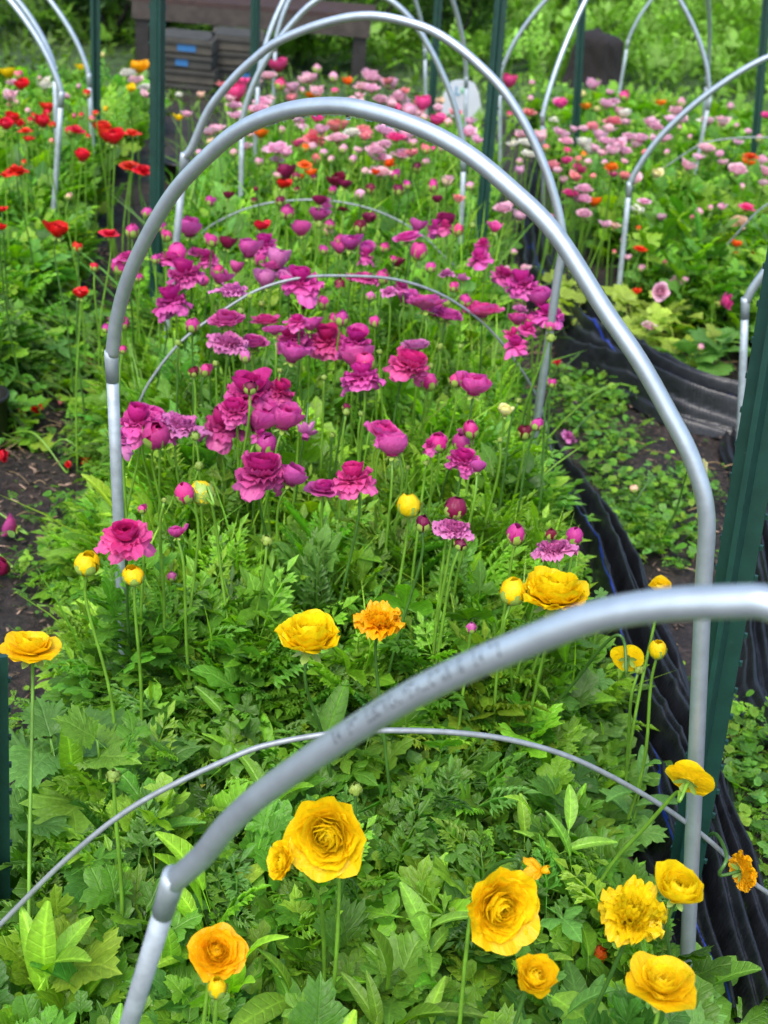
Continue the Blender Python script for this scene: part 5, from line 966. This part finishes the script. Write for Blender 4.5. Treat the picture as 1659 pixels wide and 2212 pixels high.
# ------------------------------------------------------------------ single broad-leaved plants at the front
def one_leaf(pr, P, size, az, pitch, roll, col, parent, name='leaf', material=None, wide=1.0):
    V, F, C, U = scatter([pr], np.array([P]), np.array([size]), np.array([az]), np.array([pitch]), np.array([roll]), np.array([col]), wide)
    return link(name, mesh_np(name, V, F, {'col': C, 'luv': U}), parent, material or M['leaf'])
def fine(V, F, C):
    return V, F, C
def weed(px, z, n, proto, size, col, label, name='weed_plant', pitch=(.2, .9), spread=.0, hgt=None):
    c = atz(px[0], px[1], z); B = np.array([c[0], c[1], 0.0]); t = empty(name, B, label, 'plant', 'single weeds at the near end of the bed')
    V, F = tube(catmull([B, (B+c)/2+np.array([.006, .004, 0]), c], 4), np.linspace(.0035, .002, 9), 6); link('stem', mesh_np('stem', V, F), t, M['stem'])
    a0 = rnd(0, 6.28)
    for i in range(n):
        f = i/max(1, n-1); h = c-(c-B)*(f*(hgt or .5)); s = size*(.6+.4*min(1, f*2.2))*rnd(.85, 1.15)
        one_leaf(random.choice(proto), h, s, a0+i*2.4, rnd(*pitch)*(1-.55*f)+.35*(1-f), rnd(-.3, .3), np.array(col)*rnd(.8, 1.2), t)
    return t
LT, MDG, YG, BG = (.20, .40, .04), (.14, .32, .035), (.28, .42, .035), (.12, .28, .05)
weed((1229, 1790), .30, 7, LAN[:2], .105, LT, 'light green plant with pointed upright leaves right of the foreground rod\'s crown')
weed((930, 1985), .28, 7, LAN[:2], .10, LT, 'light green pointed leaved plant left of the biggest yellow rosette')
weed((1035, 1880), .18, 6, LAN, .09, MDG, 'small pointed leaved plant above the biggest rosette')
weed((110, 1600), .24, 6, MAL, .15, BG, 'large toothed blue green leaves beside the left post', 'broad_leaf_weed', (.0, .5))
weed((210, 1600), .30, 5, MAL, .13, LT, 'bright green toothed leaves right of the tall yellow flower stem', 'broad_leaf_weed', (.1, .6))
weed((330, 1660), .22, 5, MAL, .14, BG, 'wide flat toothed leaf plant behind the foreground rod', 'broad_leaf_weed', (-.1, .3))
weed((60, 1760), .20, 6, MAL, .13, BG, 'dark toothed leaves low at the left edge', 'broad_leaf_weed', (-.1, .4))
weed((250, 1860), .20, 6, MAL, .13, BG, 'toothed leaf plant beneath the green bud at the left', 'broad_leaf_weed', (-.1, .4))
weed((150, 2050), .24, 4, LOB[3:]+MAL[:1], .13, YG, 'yellow green lobed leaves with brown rims at the lower left', 'broad_leaf_weed', (.3, .9))
weed((495, 1560), .22, 5, [LAN[0]], .16, MDG, 'long smooth pointed leaves left of the large yellow bloom\'s stem')
weed((620, 1680), .15, 6, LOB, .10, MDG, 'lobed leaves where the rod meets the nearest hoop')
weed((560, 2000), .18, 6, LAN, .12, MDG, 'pointed leaf plant right of the orange yellow rosette')
weed((400, 2150), .16, 7, MAL+LAN[2:], .11, MDG, 'round leaved plant at the bottom beside the nearest hoop')
weed((850, 2130), .18, 8, MAL+LOB, .11, MDG, 'broad leaved plant at the bottom centre')
weed((1270, 2180), .20, 7, LOB+LAN[:1], .10, BG, 'grey green lobed leaves at the bottom right')
weed((1540, 2120), .10, 6, LAN[2:], .10, MDG, 'broad leaves at the bottom right corner beside the cloth')
weed((1390, 1660), .24, 5, [LAN[0], LAN[2]], .09, BG, 'upright leaves in front of the black cloth')
weed((1298, 1300), .40, 3, [LOB[2]], .06, BG, 'slim lobed leaf standing up against the black cloth')
weed((1180, 1560), .22, 6, LOB, .09, LT, 'pale lobed leaves beneath the hooked yellow stem')
weed((740, 1440), .24, 6, LOB, .09, BG, 'grey green lobed leaves behind the large yellow bloom')
weed((250, 1080), .22, 4, [LAN[0]], .15, YG, 'long bright leaf reaching over the soil left of the large hoop')
weed((230, 1200), .16, 4, [LAN[2]], .16, MDG, 'wide smooth leaves at the left rim of the bed')
weed((250, 870), .20, 6, LOB+MAL, .10, MDG, 'lobed leaves left of the large hoop\'s leg')
weed((360, 850), .28, 6, LOB, .10, MDG, 'broad lobed leaves under the left foot of the near rod')
weed((1490, 760), .14, 5, MAL, .13, BG, 'large lobed leaves above the black cloth heap', 'broad_leaf_weed')
weed((1560, 735), .18, 6, MAL, .14, BG, 'large toothed leaves left of the near green post', 'broad_leaf_weed')

weed((888, 1835), .09, 9, LAN[2:]+RND, .075, (.16, .075, .035), 'clump of curled brown dead leaves right of the big yellow rosette', 'dead_leaf_clump', (-.2, 1.1))
weed((1255, 1500), .16, 5, LOB, .07, (.33, .20, .03), 'withered yellow brown leaves beneath the nearest hoop near the black cloth', 'dead_leaf_clump', (-.1, .9))
weed((400, 1745), .14, 3, [LAN[0]], .09, (.30, .30, .04), 'yellowing narrow leaves under the foreground rod', 'dead_leaf_clump', (.3, 1.1))
# dew on the near leaves
def dew(name, src, n, rr, label):
    d = src.data; k = len(d.vertices); co = np.empty(k*3, np.float32); d.vertices.foreach_get('co', co); co = co.reshape(-1, 3); no = np.empty(k*3, np.float32); d.vertices.foreach_get('normal', no); no = no.reshape(-1, 3)
    no = no*np.sign(no[:, 2:3]+1e-6); z = co[:, 2]; I = np.where((no[:, 2] > .55) & (z > .12) & (co[:, 1] < 2.9))[0]; I = NP.choice(I, n)
    S, Fs = sphere((0, 0, 0), 1, 4, 6, (1, 1, .7)); tri = np.concatenate([Fs[0][:, [0, 1, 2]], Fs[0][:, [0, 2, 3]], Fs[1]])
    C = co[I]+no[I]*.0006+NP.randn(n, 3)*.001; r = NP.uniform(rr[0], rr[1], n)**1.0; V = (C[:, None]+S[None]*r[:, None, None]).reshape(-1, 3); F = (tri[None]+(np.arange(n)*len(S))[:, None, None]).reshape(-1, 3)
    tag(link(name, mesh_np(name, V, F), None, M['drop']), label, kind='stuff')
dew('dew_drops', bpy.data.objects['broad_leaf_foliage'], 1500, (.0007, .0018), 'tiny clear water drops sitting on the near leaves')
dew('dew_drops', bpy.data.objects['feathery_foliage'], 900, (.0007, .0016), 'tiny clear water drops on the feathery leaves')

for u_, v_, h_ in ((262, 1620, .85), (300, 1600, .8), (225, 1590, .45), (340, 1650, .6), (275, 1660, .7)):
    p = atz(u_, v_, 0); st = Stuff(); crowns(st, LOB+FRN, np.array([p[:2]]), 34, (.04, .08), h_, .09)
    o = st.build('leaf_tuft', M['leaf'], 'leafy tufts hiding the foot of the large hoop\'s left leg')
